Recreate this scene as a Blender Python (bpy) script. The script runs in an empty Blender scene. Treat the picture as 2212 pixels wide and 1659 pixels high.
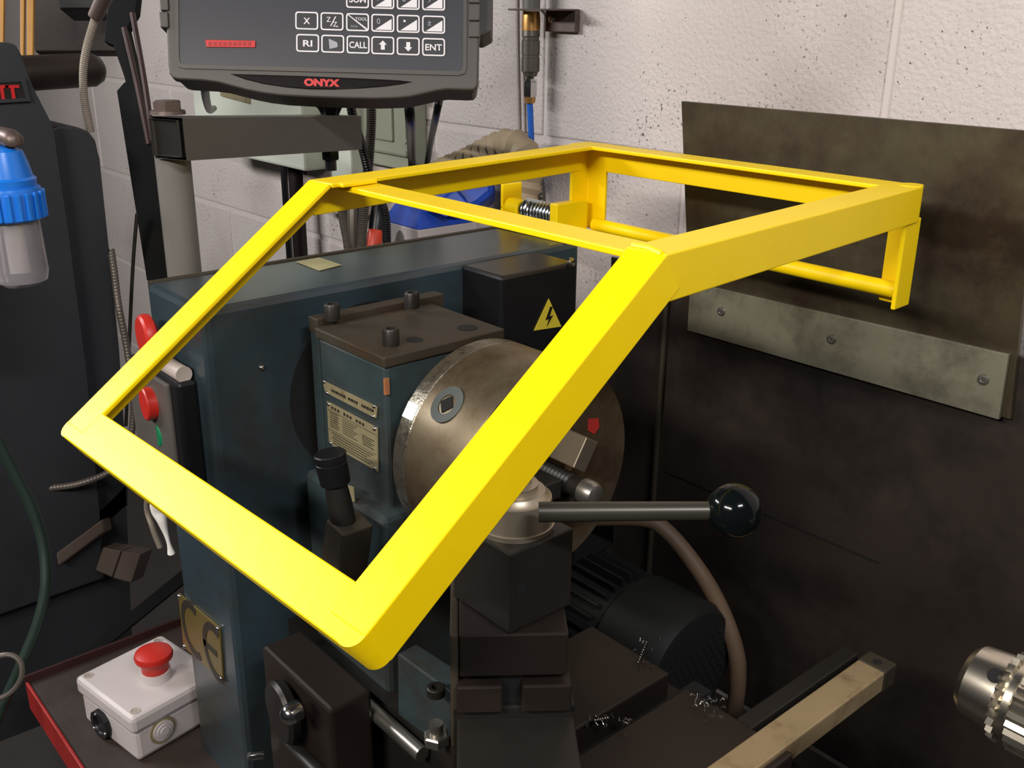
import bpy, bmesh, math, random
from mathutils import Vector as V, Matrix
random.seed(7)
C = bpy.context.scene.collection
sc = bpy.context.scene

# ------------------------------------------------------------------ camera
FPX, CX, CY = 2170.0, 1106.0, 829.5          # focal length in pixels of the 2212 x 1659 frame
az, pit, rol = (math.radians(v) for v in (-49.0, 20.1, 0.57))
CAM = V((0, 0, 1.5))
FWD = V((math.sin(az)*math.cos(pit), math.cos(az)*math.cos(pit), -math.sin(pit)))
R0 = V((math.cos(az), -math.sin(az), 0)); U0 = R0.cross(FWD)
RGT = R0*math.cos(rol) + U0*math.sin(rol); UPV = U0*math.cos(rol) - R0*math.sin(rol)
cd = bpy.data.cameras.new('camera'); cam = bpy.data.objects.new('camera', cd); C.objects.link(cam)
cd.sensor_width = 36; cd.sensor_fit = 'HORIZONTAL'; cd.lens = FPX/2212*36
cd.clip_start = .02
cam.matrix_world = Matrix(((RGT.x, UPV.x, -FWD.x, CAM.x), (RGT.y, UPV.y, -FWD.y, CAM.y), (RGT.z, UPV.z, -FWD.z, CAM.z), (0, 0, 0, 1)))
sc.camera = cam

# ------------------------------------------------------------------ light
w = bpy.data.worlds.new('world'); sc.world = w; w.use_nodes = True
w.node_tree.nodes['Background'].inputs[0].default_value = (.80, .86, 1, 1)
w.node_tree.nodes['Background'].inputs[1].default_value = .03
def area(name, loc, target, sx, sy, power, col):
    l = bpy.data.lights.new(name, 'AREA'); l.shape = 'RECTANGLE'; l.size = sx; l.size_y = sy; l.energy = power; l.color = col
    o = bpy.data.objects.new(name, l); C.objects.link(o); o.location = loc
    o.rotation_euler = (V(target)-V(loc)).to_track_quat('-Z', 'Y').to_euler(); return o
area('workshop_lamp', (-.25, -1.0, 2.1), (-.6, .75, 1.25), .9, .1, 34, (1, .93, .85))
area('fluorescent_tube', (.75, .05, 2.4), (-.6, .6, 1.2), .5, .08, 19, (.97, .98, 1))
area('left_wall_fill', (-2.25, -.55, 2.05), (-1.7, 1.1, 1.2), 1.2, .1, 30, (.97, .97, .97))  # added fill light, brightens the wall on the left
sc.view_settings.view_transform = 'Standard'; sc.view_settings.look = 'None'
sc.view_settings.exposure = 0.0; sc.view_settings.gamma = 1.0; sc.view_settings.use_curve_mapping = False

# ------------------------------------------------------------------ helpers
def ray(px, py): return RGT*((px-CX)/FPX) - UPV*((py-CY)/FPX) + FWD
def at(px, py, d=None, x=None, y=None, z=None):
    """point of the photograph at a known distance d or on a known plane of the room"""
    r = ray(px, py)
    if d is not None: return CAM + r*d
    if x is not None: return CAM + r*((x-CAM.x)/r.x)
    if y is not None: return CAM + r*((y-CAM.y)/r.y)
    return CAM + r*((z-CAM.z)/r.z)
def srgb(r, g, b):
    return tuple(((c/255)/12.92 if c/255 <= .04045 else ((c/255+.055)/1.055)**2.4) for c in (r, g, b))
MATS = {}
def mat(name, rgb, rough=.5, metal=0, var=.25, vscale=14, bump=0, bscale=120, dirt=None, dscale=6, damt=.45, coat=0, trans=0, spec=.5):
    m = bpy.data.materials.new(name); m.use_nodes = True; nt = m.node_tree; N = nt.nodes; L = nt.links
    b = N['Principled BSDF']; b.inputs['Roughness'].default_value = rough; b.inputs['Metallic'].default_value = metal
    b.inputs['Coat Weight'].default_value = coat; b.inputs['Coat Roughness'].default_value = .12
    b.inputs['Transmission Weight'].default_value = trans; b.inputs['Specular IOR Level'].default_value = spec
    c = srgb(*rgb)
    tc = N.new('ShaderNodeTexCoord')
    n1 = N.new('ShaderNodeTexNoise'); n1.inputs['Scale'].default_value = vscale; n1.inputs['Detail'].default_value = 6
    L.new(tc.outputs['Object'], n1.inputs['Vector'])
    mx = N.new('ShaderNodeMix'); mx.data_type = 'RGBA'
    mx.inputs[6].default_value = (*[v*(1-var) for v in c], 1); mx.inputs[7].default_value = (*[min(1, v*(1+var)) for v in c], 1)
    L.new(n1.outputs['Fac'], mx.inputs[0]); out = mx.outputs[2]
    if dirt:
        n2 = N.new('ShaderNodeTexNoise'); n2.inputs['Scale'].default_value = dscale; n2.inputs['Detail'].default_value = 9; n2.inputs['Roughness'].default_value = .7
        L.new(tc.outputs['Object'], n2.inputs['Vector'])
        cr = N.new('ShaderNodeValToRGB'); cr.color_ramp.elements[0].position = .62-damt*.5; cr.color_ramp.elements[1].position = .80-damt*.4
        L.new(n2.outputs['Fac'], cr.inputs[0])
        m2 = N.new('ShaderNodeMix'); m2.data_type = 'RGBA'; m2.inputs[7].default_value = (*srgb(*dirt), 1)
        L.new(cr.outputs[0], m2.inputs[0]); L.new(out, m2.inputs[6]); out = m2.outputs[2]
    L.new(out, b.inputs['Base Color'])
    if bump:
        n3 = N.new('ShaderNodeTexNoise'); n3.inputs['Scale'].default_value = bscale; n3.inputs['Detail'].default_value = 4
        L.new(tc.outputs['Object'], n3.inputs['Vector'])
        bp = N.new('ShaderNodeBump'); bp.inputs['Strength'].default_value = bump; bp.inputs['Distance'].default_value = .002
        L.new(n3.outputs['Fac'], bp.inputs['Height']); L.new(bp.outputs[0], b.inputs['Normal'])
    MATS[name] = m; return m

yellow = mat('yellow_paint', (250, 212, 0), .40, 0, .04, 30, .12, 60, dirt=(120, 100, 20), dscale=38, damt=-.12, spec=.35)
blue_paint = mat('dark_blue_paint', (46, 59, 66), .28, 0, .22, 9, .05, 90, dirt=(48, 44, 36), dscale=5, damt=.32)
blue_dark = mat('blue_casting', (47, 60, 63), .5, 0, .25, 20, .1, 60, dirt=(46, 40, 32), dscale=9, damt=.35)
rust = mat('rusty_steel', (64, 57, 46), .55, .4, .3, 22, .15, 80, dirt=(84, 62, 44), dscale=14, damt=.2)
chuck_steel = mat('worn_steel', (120, 108, 88), .42, .75, .18, 12, .05, 200, dirt=(86, 66, 44), dscale=9, damt=.4)
bright = mat('bright_steel', (205, 203, 200), .16, 1, .1, 40)
steel = mat('grey_steel', (150, 146, 138), .34, .9, .15, 30)
rim_steel = mat('pitted_rim_steel', (134, 128, 116), .3, .85, .3, 60, .3, 200, dirt=(60, 54, 46), dscale=70, damt=.2)
jaw_mat = mat('jaw_steel', (104, 94, 80), .45, .6, .15, 40)
socket_mat = mat('socket_ring', (66, 70, 66), .5, .4, .1, 30)
chuck_bright = mat('bright_chuck_steel', (214, 206, 190), .26, 1, .2, 60, dirt=(96, 84, 66), dscale=60, damt=.1)
handle_steel = mat('dull_handle_steel', (64, 62, 54), .36, .5, .12, 30)
satin = mat('satin_steel', (172, 160, 142), .42, .8, .12, 40)
dark_steel = mat('dark_oily_steel', (44, 41, 38), .42, .5, .3, 18, .08, 90)
brown_steel = mat('brown_oily_steel', (42, 34, 30), .45, .4, .3, 12, .08, 90)
black = mat('black_plastic', (18, 18, 20), .35, 0, .2, 20)
black_matt = mat('black_rubber', (12, 13, 14), .75, 0, .3, 20, spec=.15)
bakelite = mat('black_bakelite', (9, 13, 14), .12, 0, .1, 10, spec=.22)
void = mat('dark_hole', (6, 6, 6), .9, 0, .1, 10)
dro_grey = mat('readout_housing_grey', (66, 61, 58), .5, 0, .08, 40, .05, 300)
dro_panel = mat('readout_panel_slate', (40, 41, 49), .42, 0, .06, 60)
dro_trim = mat('gloss_black_trim', (30, 27, 27), .14, 0, .1, 20, coat=.6)
key_white = mat('key_white_print', (214, 210, 214), .45, 0, .05, 30)
key_face = mat('key_face', (34, 34, 39), .45, 0, .06, 30)
key_dim = mat('key_faded_print', (150, 150, 158), .5, 0, .05, 30)
red_print = mat('red_print', (190, 30, 34), .4, 0, .08, 60)
arm_grey = mat('arm_grey_paint', (78, 73, 69), .5, 0, .1, 30, .05, 200)
post_grey = mat('post_grey_paint', (106, 102, 96), .42, 0, .08, 20)
brown_bolt = mat('brown_bolt', (96, 82, 76), .45, .5, .2, 60)
white_plastic = mat('white_plastic', (190, 181, 180), .42, 0, .05, 25, dirt=(150, 140, 126), dscale=14, damt=.02)
red_plastic = mat('red_plastic', (178, 36, 26), .42, 0, .1, 30)
green_plastic = mat('green_plastic', (20, 110, 70), .4, 0, .1, 30)
amber = mat('amber_lens', (190, 130, 40), .3, 0, .2, 60)
cream = mat('cream_enamel', (196, 200, 186), .45, 0, .05, 6)
grey_box = mat('grey_green_enamel', (142, 144, 126), .5, 0, .06, 12)
pinkish = mat('pinkish_grey_plastic', (170, 158, 150), .5, 0, .1, 20)
brass = mat('brass', (206, 156, 90), .34, .7, .15, 60)
hose_blue = mat('blue_hose', (30, 100, 200), .35, 0, .08, 30)
lid_blue = mat('blue_plastic', (28, 72, 180), .4, 0, .15, 14, dirt=(50, 60, 90), dscale=8, damt=.1)
cap_blue = mat('bright_blue_plastic', (24, 112, 210), .32, 0, .1, 14)
bowl_mat = mat('cloudy_bowl', (190, 185, 190), .12, 0, .1, 14, trans=.7)
tan_hose = mat('tan_hose', (168, 148, 120), .55, 0, .15, 24)
brown_hose = mat('brown_hose', (100, 80, 62), .6, 0, .2, 40)
orange_red = mat('orange_plastic', (226, 70, 40), .4, 0, .08, 20)
sheet_mat = mat('stained_sheet_steel', (80, 72, 54), .40, .5, .5, 8, .06, 60, dirt=(52, 40, 30), dscale=6, damt=.4)
strip_mat = mat('galvanised_strip', (122, 118, 100), .55, .35, .2, 16, .12, 140, dirt=(84, 80, 66), dscale=12, damt=.3)
guard_mat = mat('oily_guard_steel', (60, 52, 47), .42, .35, .25, 5, .06, 60, dirt=(34, 29, 27), dscale=4, damt=.35)
machine_blue = mat('slate_machine_paint', (39, 41, 45), .5, 0, .14, 9, .06, 100)
tan_paint = mat('beige_bar_paint', (150, 130, 98), .45, .2, .12, 18, dirt=(104, 78, 54), dscale=16, damt=.2)
plate_mat = mat('engraved_plate', (176, 164, 128), .4, .5, .12, 40, dirt=(120, 92, 66), dscale=34, damt=.15)
ce_mat = mat('ce_plate_gold', (112, 96, 50), .4, .4, .15, 30)
plate_ink = mat('plate_ink', (40, 36, 28), .5, 0, .1, 30)
sticker = mat('faded_sticker', (172, 166, 124), .5, 0, .12, 60)
warn = mat('warning_yellow', (196, 176, 50), .45, 0, .08, 40)
strap = mat('yellow_strap', (150, 104, 20), .6, 0, .15, 30)
red_dull = mat('dull_red_paint', (150, 30, 24), .6, 0, .3, 300)
red_tray = mat('tray_red_paint', (150, 34, 30), .45, 0, .2, 20)
tray_mat = mat('sooty_tray', (52, 42, 38), .6, 0, .3, 30, .3, 60)
wood = mat('dull_wood', (62, 48, 40), .65, 0, .2, 30)
green_hose = mat('green_hose', (27, 44, 36), .5, 0, .15, 30)
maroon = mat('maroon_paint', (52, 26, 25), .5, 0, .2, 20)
conduit_dim = mat('dim_conduit', (98, 90, 84), .42, .4, .15, 60)
conduit_grey = mat('grey_conduit', (138, 128, 116), .5, .3, .15, 60)
steel_conduit = mat('steel_conduit', (100, 94, 85), .4, .45, .2, 60)
motor_mat = mat('motor_grey', (28, 29, 28), .6, 0, .25, 16, spec=.25)
floor_mat = mat('floor_concrete', (44, 40, 38), .7, 0, .3, 8, .2, 40)
spring_mat = mat('zinc_spring', (190, 196, 200), .22, 1, .1, 40)
paper_white = mat('white_tape', (236, 232, 226), .5, 0, .04, 30)
rust_spot = mat('bare_rust', (150, 96, 58), .6, 0, .25, 90)

def wall_material():
    m = mat('painted_block', (204, 193, 188), .62, 0, .05, 5, 0)
    nt = m.node_tree; N = nt.nodes; L = nt.links; b = N['Principled BSDF']
    tc = N.new('ShaderNodeTexCoord')
    src = b.inputs['Base Color'].links[0].from_socket
    # pinholes of the open textured block
    vo = N.new('ShaderNodeTexNoise'); vo.inputs['Scale'].default_value = 170; vo.inputs['Detail'].default_value = 3; vo.inputs['Roughness'].default_value = .6
    L.new(tc.outputs['Object'], vo.inputs['Vector'])
    cl = N.new('ShaderNodeTexNoise'); cl.inputs['Scale'].default_value = 7; L.new(tc.outputs['Object'], cl.inputs['Vector'])
    ad = N.new('ShaderNodeMath'); ad.operation = 'MULTIPLY_ADD'; ad.inputs[1].default_value = .30; L.new(cl.outputs['Fac'], ad.inputs[0]); L.new(vo.outputs['Fac'], ad.inputs[2])
    cr = N.new('ShaderNodeValToRGB'); cr.color_ramp.elements[0].position = .80; cr.color_ramp.elements[1].position = .87
    L.new(ad.outputs[0], cr.inputs[0])
    mx = N.new('ShaderNodeMix'); mx.data_type = 'RGBA'; mx.inputs[7].default_value = (*srgb(92, 82, 78), 1)
    L.new(cr.outputs[0], mx.inputs[0]); L.new(src, mx.inputs[6])
    # grime patches
    g = N.new('ShaderNodeTexNoise'); g.inputs['Scale'].default_value = 3.1; g.inputs['Detail'].default_value = 5; L.new(tc.outputs['Object'], g.inputs['Vector'])
    gr = N.new('ShaderNodeValToRGB'); gr.color_ramp.elements[0].position = .55; gr.color_ramp.elements[1].position = .85
    L.new(g.outputs['Fac'], gr.inputs[0])
    m3 = N.new('ShaderNodeMix'); m3.data_type = 'RGBA'; m3.inputs[7].default_value = (*srgb(176, 164, 158), 1)
    L.new(gr.outputs[0], m3.inputs[0]); L.new(mx.outputs[2], m3.inputs[6]); L.new(m3.outputs[2], b.inputs['Base Color'])
    n3 = N.new('ShaderNodeTexNoise'); n3.inputs['Scale'].default_value = 150; n3.inputs['Detail'].default_value = 3; L.new(tc.outputs['Object'], n3.inputs['Vector'])
    su = N.new('ShaderNodeMath'); su.operation = 'SUBTRACT'; L.new(n3.outputs['Fac'], su.inputs[0]); L.new(cr.outputs[0], su.inputs[1])
    bp = N.new('ShaderNodeBump'); bp.inputs['Strength'].default_value = .55; bp.inputs['Distance'].default_value = .004
    L.new(su.outputs[0], bp.inputs['Height']); L.new(bp.outputs[0], b.inputs['Normal'])
    return m
wall_mat = wall_material()
mortar = mat('painted_mortar', (206, 195, 190), .65, 0, .05, 6, .3, 60)

# --- objects
def link(o): C.objects.link(o); return o
def thing(name, label, cat, loc=(0, 0, 0), group=None):
    o = link(bpy.data.objects.new(name, None)); o.location = loc; o.empty_display_size = .02
    o['label'] = label; o['category'] = cat
    if group: o['group'] = group
    o['_inv'] = [-v for v in loc]
    return o
def obj(name, bm, m, parent=None, label=None, sharp=.6, kind=None):
    bmesh.ops.recalc_face_normals(bm, faces=bm.faces[:])
    if id(bm) in BEVELLED: sharp = .2; BEVELLED.discard(id(bm))
    for f in bm.faces: f.smooth = True
    for e in bm.edges:
        if len(e.link_faces) != 2 or e.calc_face_angle(0) > sharp: e.smooth = False
    me = bpy.data.meshes.new(name); bm.to_mesh(me); bm.free(); me.materials.append(m)
    o = link(bpy.data.objects.new(name, me))
    if parent:
        o.parent = parent
        if '_inv' in parent: o.matrix_parent_inverse = Matrix.Translation(V(parent['_inv'][:]))
    if label: o['label'] = label
    if kind: o['kind'] = kind
    return o
def solo(name, bm, m, label, cat, group=None, kind=None):
    o = obj(name, bm, m); o['label'] = label; o['category'] = cat
    if group: o['group'] = group
    if kind: o['kind'] = kind
    return o
def struct(name, bm, m):
    o = obj(name, bm, m); o['kind'] = 'structure'; return o
def B(): return bmesh.new()
def frame_of(axis, hint=V((0, 0, 1))):
    a = V(axis).normalized()
    if abs(a.dot(hint)) > .95: hint = V((1, 0, 0))
    x = hint.cross(a).normalized(); return x, a.cross(x), a
BEVELLED = set()
def bevel(bm, es, wd, seg=2):
    if wd > 0: BEVELLED.add(id(bm))
    if wd > 0: bmesh.ops.bevel(bm, geom=es, offset=wd, segments=seg, affect='EDGES', profile=.5)
def hull(bm, pts, bev=0):
    """eight corners: bottom four then top four"""
    v = [bm.verts.new(p) for p in pts]
    fs = [bm.faces.new([v[i] for i in q]) for q in ((3, 2, 1, 0), (4, 5, 6, 7), (0, 1, 5, 4), (1, 2, 6, 5), (2, 3, 7, 6), (3, 0, 4, 7))]
    es = list({e for f in fs for e in f.edges}); bevel(bm, es, bev); return bm
def box(bm, x0, x1, y0, y1, z0, z1, bev=0):
    return hull(bm, [(x0, y0, z0), (x1, y0, z0), (x1, y1, z0), (x0, y1, z0), (x0, y0, z1), (x1, y0, z1), (x1, y1, z1), (x0, y1, z1)], bev)
def obox(bm, o, ex, ey, ez, bev=0):
    o, ex, ey, ez = map(V, (o, ex, ey, ez))
    return hull(bm, [o, o+ex, o+ex+ey, o+ey, o+ez, o+ex+ez, o+ex+ey+ez, o+ey+ez], bev)
def prism(bm, pts, ext, bev=0):
    pts = [V(p) for p in pts]; ext = V(ext); n = len(pts)
    a = [bm.verts.new(p) for p in pts]; b = [bm.verts.new(p+ext) for p in pts]
    fs = [bm.faces.new(a[::-1]), bm.faces.new(b)] + [bm.faces.new([a[i], a[(i+1) % n], b[(i+1) % n], b[i]]) for i in range(n)]
    if bev: bevel(bm, list({e for f in fs for e in f.edges}), bev)
    return bm
def revolve(bm, p0, axis, prof, seg=32, hint=V((0, 0, 1))):
    """profile of (distance along axis, radius) from p0"""
    x, y, a = frame_of(axis, hint); p0 = V(p0); rings = []
    for t, r in prof:
        if r < 1e-6: rings.append([bm.verts.new(p0+a*t)])
        else: rings.append([bm.verts.new(p0+a*t+(x*math.cos(k*2*math.pi/seg)+y*math.sin(k*2*math.pi/seg))*r) for k in range(seg)])
    for A, D in zip(rings, rings[1:]):
        for k in range(seg):
            l = (k+1) % seg
            if len(A) == 1 and len(D) == 1: continue
            if len(A) == 1: bm.faces.new((A[0], D[k], D[l]))
            elif len(D) == 1: bm.faces.new((A[k], A[l], D[0]))
            else: bm.faces.new((A[k], A[l], D[l], D[k]))
    for R in (rings[0], rings[-1]):
        if len(R) > 1: bm.faces.new(R)
    return bm
def cyl(bm, p0, p1, r0, r1=None, seg=24):
    d = V(p1)-V(p0); return revolve(bm, p0, d, [(0, r0), (d.length, r0 if r1 is None else r1)], seg)
def ball(bm, c, r, seg=32):
    return revolve(bm, V(c)-V((0, 0, r)), (0, 0, 1), [(r-r*math.cos(i*math.pi/16), r*math.sin(i*math.pi/16)) for i in range(17)], seg)
def smooth_path(pts, n=8):
    pts = [V(p) for p in pts]
    if len(pts) < 3: return pts
    q = [pts[0]*2-pts[1]] + pts + [pts[-1]*2-pts[-2]]; out = []
    for i in range(1, len(q)-2):
        p0, p1, p2, p3 = q[i-1:i+3]
        for k in range(n):
            t = k/n
            out.append(.5*((2*p1)+(p2-p0)*t+(2*p0-5*p1+4*p2-p3)*t*t+(3*p1-p0-3*p2+p3)*t**3))
    return out+[pts[-1]]
def tube(bm, pts, r, seg=12, n=8, ribs=0, amp=.15, closed=False):
    P = smooth_path(pts, n) if n else [V(p) for p in pts]
    if ribs:                                       # corrugated hose: resample and swell
        L = [0]
        for a, b in zip(P, P[1:]): L.append(L[-1]+(b-a).length)
        m = ribs*4; Q = []; j = 0
        for i in range(m+1):
            s = L[-1]*i/m
            while j < len(L)-2 and L[j+1] < s: j += 1
            t = (s-L[j])/max(1e-9, L[j+1]-L[j]); Q.append(P[j].lerp(P[j+1], t))
        P = Q
    rings = []; up = None
    for i, p in enumerate(P):
        d = (P[min(i+1, len(P)-1)]-P[max(i-1, 0)]).normalized()
        if up is None: x, y, _ = frame_of(d)
        else:
            x = (up-d*up.dot(d)).normalized(); y = d.cross(x)
        up = x
        rr = (r(i/(len(P)-1)) if callable(r) else r)*(1+(amp*(1, 0, -1, 0)[i % 4] if ribs else 0))
        rings.append([bm.verts.new(p+(x*math.cos(k*2*math.pi/seg)+y*math.sin(k*2*math.pi/seg))*rr) for k in range(seg)])
    for A, D in zip(rings, rings[1:]):
        for k in range(seg): bm.faces.new((A[k], A[(k+1) % seg], D[(k+1) % seg], D[k]))
    if closed:
        for k in range(seg): bm.faces.new((rings[-1][k], rings[-1][(k+1) % seg], rings[0][(k+1) % seg], rings[0][k]))
    else: bm.faces.new(rings[0][::-1]); bm.faces.new(rings[-1])
    return bm
def hexbolt(bm, p, axis, r, h, seg=6): return revolve(bm, p, axis, [(0, r), (h*.85, r), (h, r*.88)], seg)
def capscrew(bm, p, axis, r, h):
    return revolve(bm, p, axis, [(0, r), (h*.9, r), (h, r*.88), (h, r*.5), (h*.5, r*.45), (h*.5, 0)], 20)
def text(name, s, o, ex, ey, size, m, parent, depth=.0006, label=None, bold=0, width=None):
    """raised lettering: o = left end of the baseline, ex = reading direction, ey = up"""
    cu = bpy.data.curves.new('t', 'FONT'); cu.body = s; cu.size = size; cu.extrude = depth; cu.offset = bold; cu.resolution_u = 4
    t = link(bpy.data.objects.new('t', cu)); bpy.context.view_layer.update()
    me = bpy.data.meshes.new_from_object(t.evaluated_get(bpy.context.evaluated_depsgraph_get()))
    bpy.data.objects.remove(t); bpy.data.curves.remove(cu)
    ex, ey = V(ex).normalized(), V(ey).normalized(); ez = ex.cross(ey)
    k = 1
    if width and len(me.vertices):
        w_ = max(v.co.x for v in me.vertices)-min(v.co.x for v in me.vertices); k = width/w_
    x0 = min(v.co.x for v in me.vertices)
    for v in me.vertices: v.co = V(o)+ex*((v.co.x-x0)*k)+ey*v.co.y+ez*(v.co.z+depth)
    bm = B(); bm.from_mesh(me); bpy.data.meshes.remove(me)
    return obj(name, bm, m, parent, label)
def ring2d(bm, outer, inner, n):
    """flat ring between two loops of equal count, thickened along n"""
    n = V(n); k = len(outer)
    o = [bm.verts.new(p) for p in outer]; i = [bm.verts.new(p) for p in inner]
    O = [bm.verts.new(V(p)+n) for p in outer]; I = [bm.verts.new(V(p)+n) for p in inner]
    for a in range(k):
        b = (a+1) % k
        bm.faces.new((O[a], O[b], I[b], I[a])); bm.faces.new((o[a], o[b], O[b], O[a])); bm.faces.new((i[a], I[a], I[b], i[b]))
    return bm

# ------------------------------------------------------------------ room
WY = 1.20
wall = struct('wall_back', box(B(), -4.6, 1.0, WY+.0035, WY+.2, 0, 3.0), mortar)
BW, BH, J = .626, .298, .011                      # laid block, joint
x_ref = -.677; z_ref = 1.302
blk = None
for row in range(-5, 6):
    z0 = z_ref+row*BH
    if z0 < 0 or z0 > 2.7: continue
    off = 0 if row % 2 == 0 else BW/2
    for c in range(-7, 4):
        xa = x_ref+off+c*BW
        if xa < -4.6 or xa+BW > 1.0: continue
        if blk is None:
            blk = obj('block', box(B(), J/2, BW-J/2, 0, .012, J/2, BH-J/2, .003), wall_mat, wall); o = blk
        else:
            o = link(blk.copy()); o.parent = wall
        o.location = (xa, WY, z0)
struct('floor', box(B(), -4.6, 2.0, -2.2, 1.4, -.05, 0), floor_mat)

# ------------------------------------------------------------------ lathe
lathe = thing('lathe', 'dark blue metal lathe with belt cover, headstock and slides, under the yellow frame', 'lathe', (-.95, .6, .60))
cover = obj('belt_cover', box(B(), -1.015, -.88, .377, .875, .56, 1.237, .007), blue_paint, lathe)
obj('cover_lip', box(B(), -1.0175, -1.009, .380, .872, 1.2, 1.2385, .001), rust, cover, 'brownish rear lip')
b = B(); revolve(b, (-.8805, .557, 1.118), (1, 0, 0), [(0, .096), (.001, .096), (.001, 0)], 48); obj('spindle_opening', b, void, cover)
for p in ((565, 794), (636, 1450)):
    q = at(*p, x=-.88); b = B(); ball(b, q, .0032, 10); obj('rivet', b, bright, cover)
b = B(); pts = [at(640, 566, z=1.2375), at(690, 557, z=1.2375), at(738, 573, z=1.2375), at(690, 585, z=1.2375)]
prism(b, pts, (0, 0, .0006)); obj('sticker', b, sticker, cover, 'faded yellowish sticker')
# CE plate
b = B(); y = .3765
P4 = [at(388, 1281, y=y), at(477, 1355, y=y), at(485, 1470, y=y), at(400, 1396, y=y)]
prism(b, P4, (0, -.002, 0)); cep = obj('ce_plate', b, ce_mat, cover, 'gold plate with the CE mark')
def arc_letter(c, r, th, a0, a1, bar=False):
    b = B(); n = 18
    out = [V((c.x+r*math.cos(a)*1.02, c.y, c.z+r*math.sin(a)*1.22)) for a in [a0+(a1-a0)*i/n for i in range(n+1)]]
    inn = [V((c.x+(r-th)*math.cos(a)*1.02, c.y, c.z+(r-th)*math.sin(a)*1.22)) for a in [a0+(a1-a0)*i/n for i in range(n+1)]]
    prism(b, out+inn[::-1], (0, -.0006, 0))
    if bar: box(b, c.x-r*1.0, c.x+r*.1, c.y-.0006, c.y, c.z-th*.5, c.z+th*.5)
    return b
cc = (P4[0]+P4[1]+P4[2]+P4[3])/4
# cap C and E, drawn as the proportioned open rings of the mark
obj('ce_letter', arc_letter(V((cc.x-.018, y-.002, cc.z)), .031, .008, math.radians(62), math.radians(298)), plate_ink, cep)
obj('ce_letter', arc_letter(V((cc.x+.040, y-.002, cc.z)), .031, .008, math.radians(62), math.radians(298), True), plate_ink, cep)
for p in P4:
    b = B(); ball(b, p+V((0, -.002, 0))+(cc-p)*.06, .0028, 10); obj('rivet', b, bright, cep)
# control station on the operator side
ctl = obj('control_station', box(B(), -1.03, -.908, .356, .3775, 1.035, 1.160, .004), black, lathe)
obj('control_panel', box(B(), -1.028, -.925, .352, .357, 1.045, 1.155, .002), arm_grey, ctl)
def button(name, c, r, h, m, lab, mush=False, ring=None):
    b = B(); ax = V((-.12, -1, 0)).normalized()
    prof = [(h*.3, r*.6), (h*.5, r*.95), (h*.7, r), (h*.9, r*.96), (h, r*.85), (h*1.03, 0)] if mush else [(0, r), (h*.92, r), (h, r*.92), (h, 0)]
    revolve(b, c, ax, prof, 28); o = obj(name, b, m, ctl, lab)
    return o
button('stop_button', at(350, 866, x=-.968), .0175, .019, red_plastic, 'red stop button')
bb = button('start_collar', at(380, 930, x=-.966), .0165, .008, black, 'black collar of the start button')
b = B(); revolve(b, at(347, 938, x=-.966)+V((0, .002, 0)), V((-.12, -1, 0)), [(0, .0145), (.004, .0145), (.006, .012), (.006, 0)], 24); obj('start_button', b, green_plastic, ctl, 'green start button')
button('indicator_lamp', at(382, 985, x=-.966), .0145, .014, amber, 'amber lamp')
b = B(); revolve(b, at(392, 735, x=-.962), V((-.12, -1, 0)), [(0, .030), (.005, .030), (.005, .016)], 32); obj('yellow_collar', b, warn, ctl, 'yellow collar of the emergency stop')
button('emergency_stop', at(352, 722, x=-.965), .0235, .022, red_plastic, 'large red mushroom stop', True)
b = B(); cyl(b, (-.962, .366, 1.1665), (-.912, .366, 1.1665), .0085, seg=20); obj('cable_gland', b, pinkish, ctl, 'pale cable gland on top')
# black electrical box with warning triangle
eb = obj('electrical_box', box(B(), -.882, -.81, .688, .803, 1.10, 1.2345, .004), black, lathe)
q = at(1232, 568, x=-.81); b = B(); revolve(b, q, (1, 0, 0), [(0, .0065), (.002, .006), (.003, .003), (.003, 0)], 16); obj('screw', b, bright, eb)
T = [at(1185, 645, x=-.8095), at(1153, 714, x=-.8095), at(1212, 705, x=-.8095)]
b = B(); prism(b, T, (.0006, 0, 0)); wt = obj('warning_triangle', b, warn, eb, 'yellow triangle with a black lightning bolt')
tc_ = (T[0]+T[1]+T[2])/3
def tri(u, v): return V((-.8088, tc_.y+u*.001, tc_.z+v*.001))
b = B(); prism(b, [tri(2.5, 14), tri(-4.5, -1), tri(1, 0), tri(-2.5, -9), tri(7, 3), tri(1.5, 2.2), tri(6, 13)], (.0005, 0, 0)); obj('lightning_bolt', b, black, wt)
# headstock
hs = obj('headstock', box(B(), -.83, -.715, .4705, .607, 1.06, 1.205, .004), blue_dark, lathe)
obj('top_plate', box(B(), -.832, -.712, .468, .609, 1.204, 1.2145, .0015), rust, hs, 'rusty bare top plate')
obj('mounting_flange', box(B(), -.852, -.836, .474, .628, .93, 1.2195, .002), blue_dark, hs)
obj('flange_top', box(B(), -.8525, -.8355, .4735, .6285, 1.205, 1.2205, .001), rust, hs)
obj('headstock_base', box(B(), -.842, -.70, .452, .64, .86, 1.064, .006), blue_dark, hs)
for p, zz in (((718, 690), 1.2205), ((890, 664), 1.2205), ((845, 745), 1.2145)):
    b = B(); capscrew(b, at(*p, z=zz), (0, 0, 1), .0078, .016); obj('cap_screw', b, dark_steel, hs)
for p, r in (((896, 734), .008), ((1010, 708), .010)):
    b = B(); revolve(b, at(*p, z=1.2146), (0, 0, 1), [(0, r), (.0004, r), (.0004, 0)], 20); obj('bolt_hole', b, void, hs)
b = B(); box(b, -.7165, -.7135, .4695, .474, 1.178, 1.1935); obj('bare_patch', b, rust_spot, hs, 'patch of bare rust on the corner')
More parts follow.
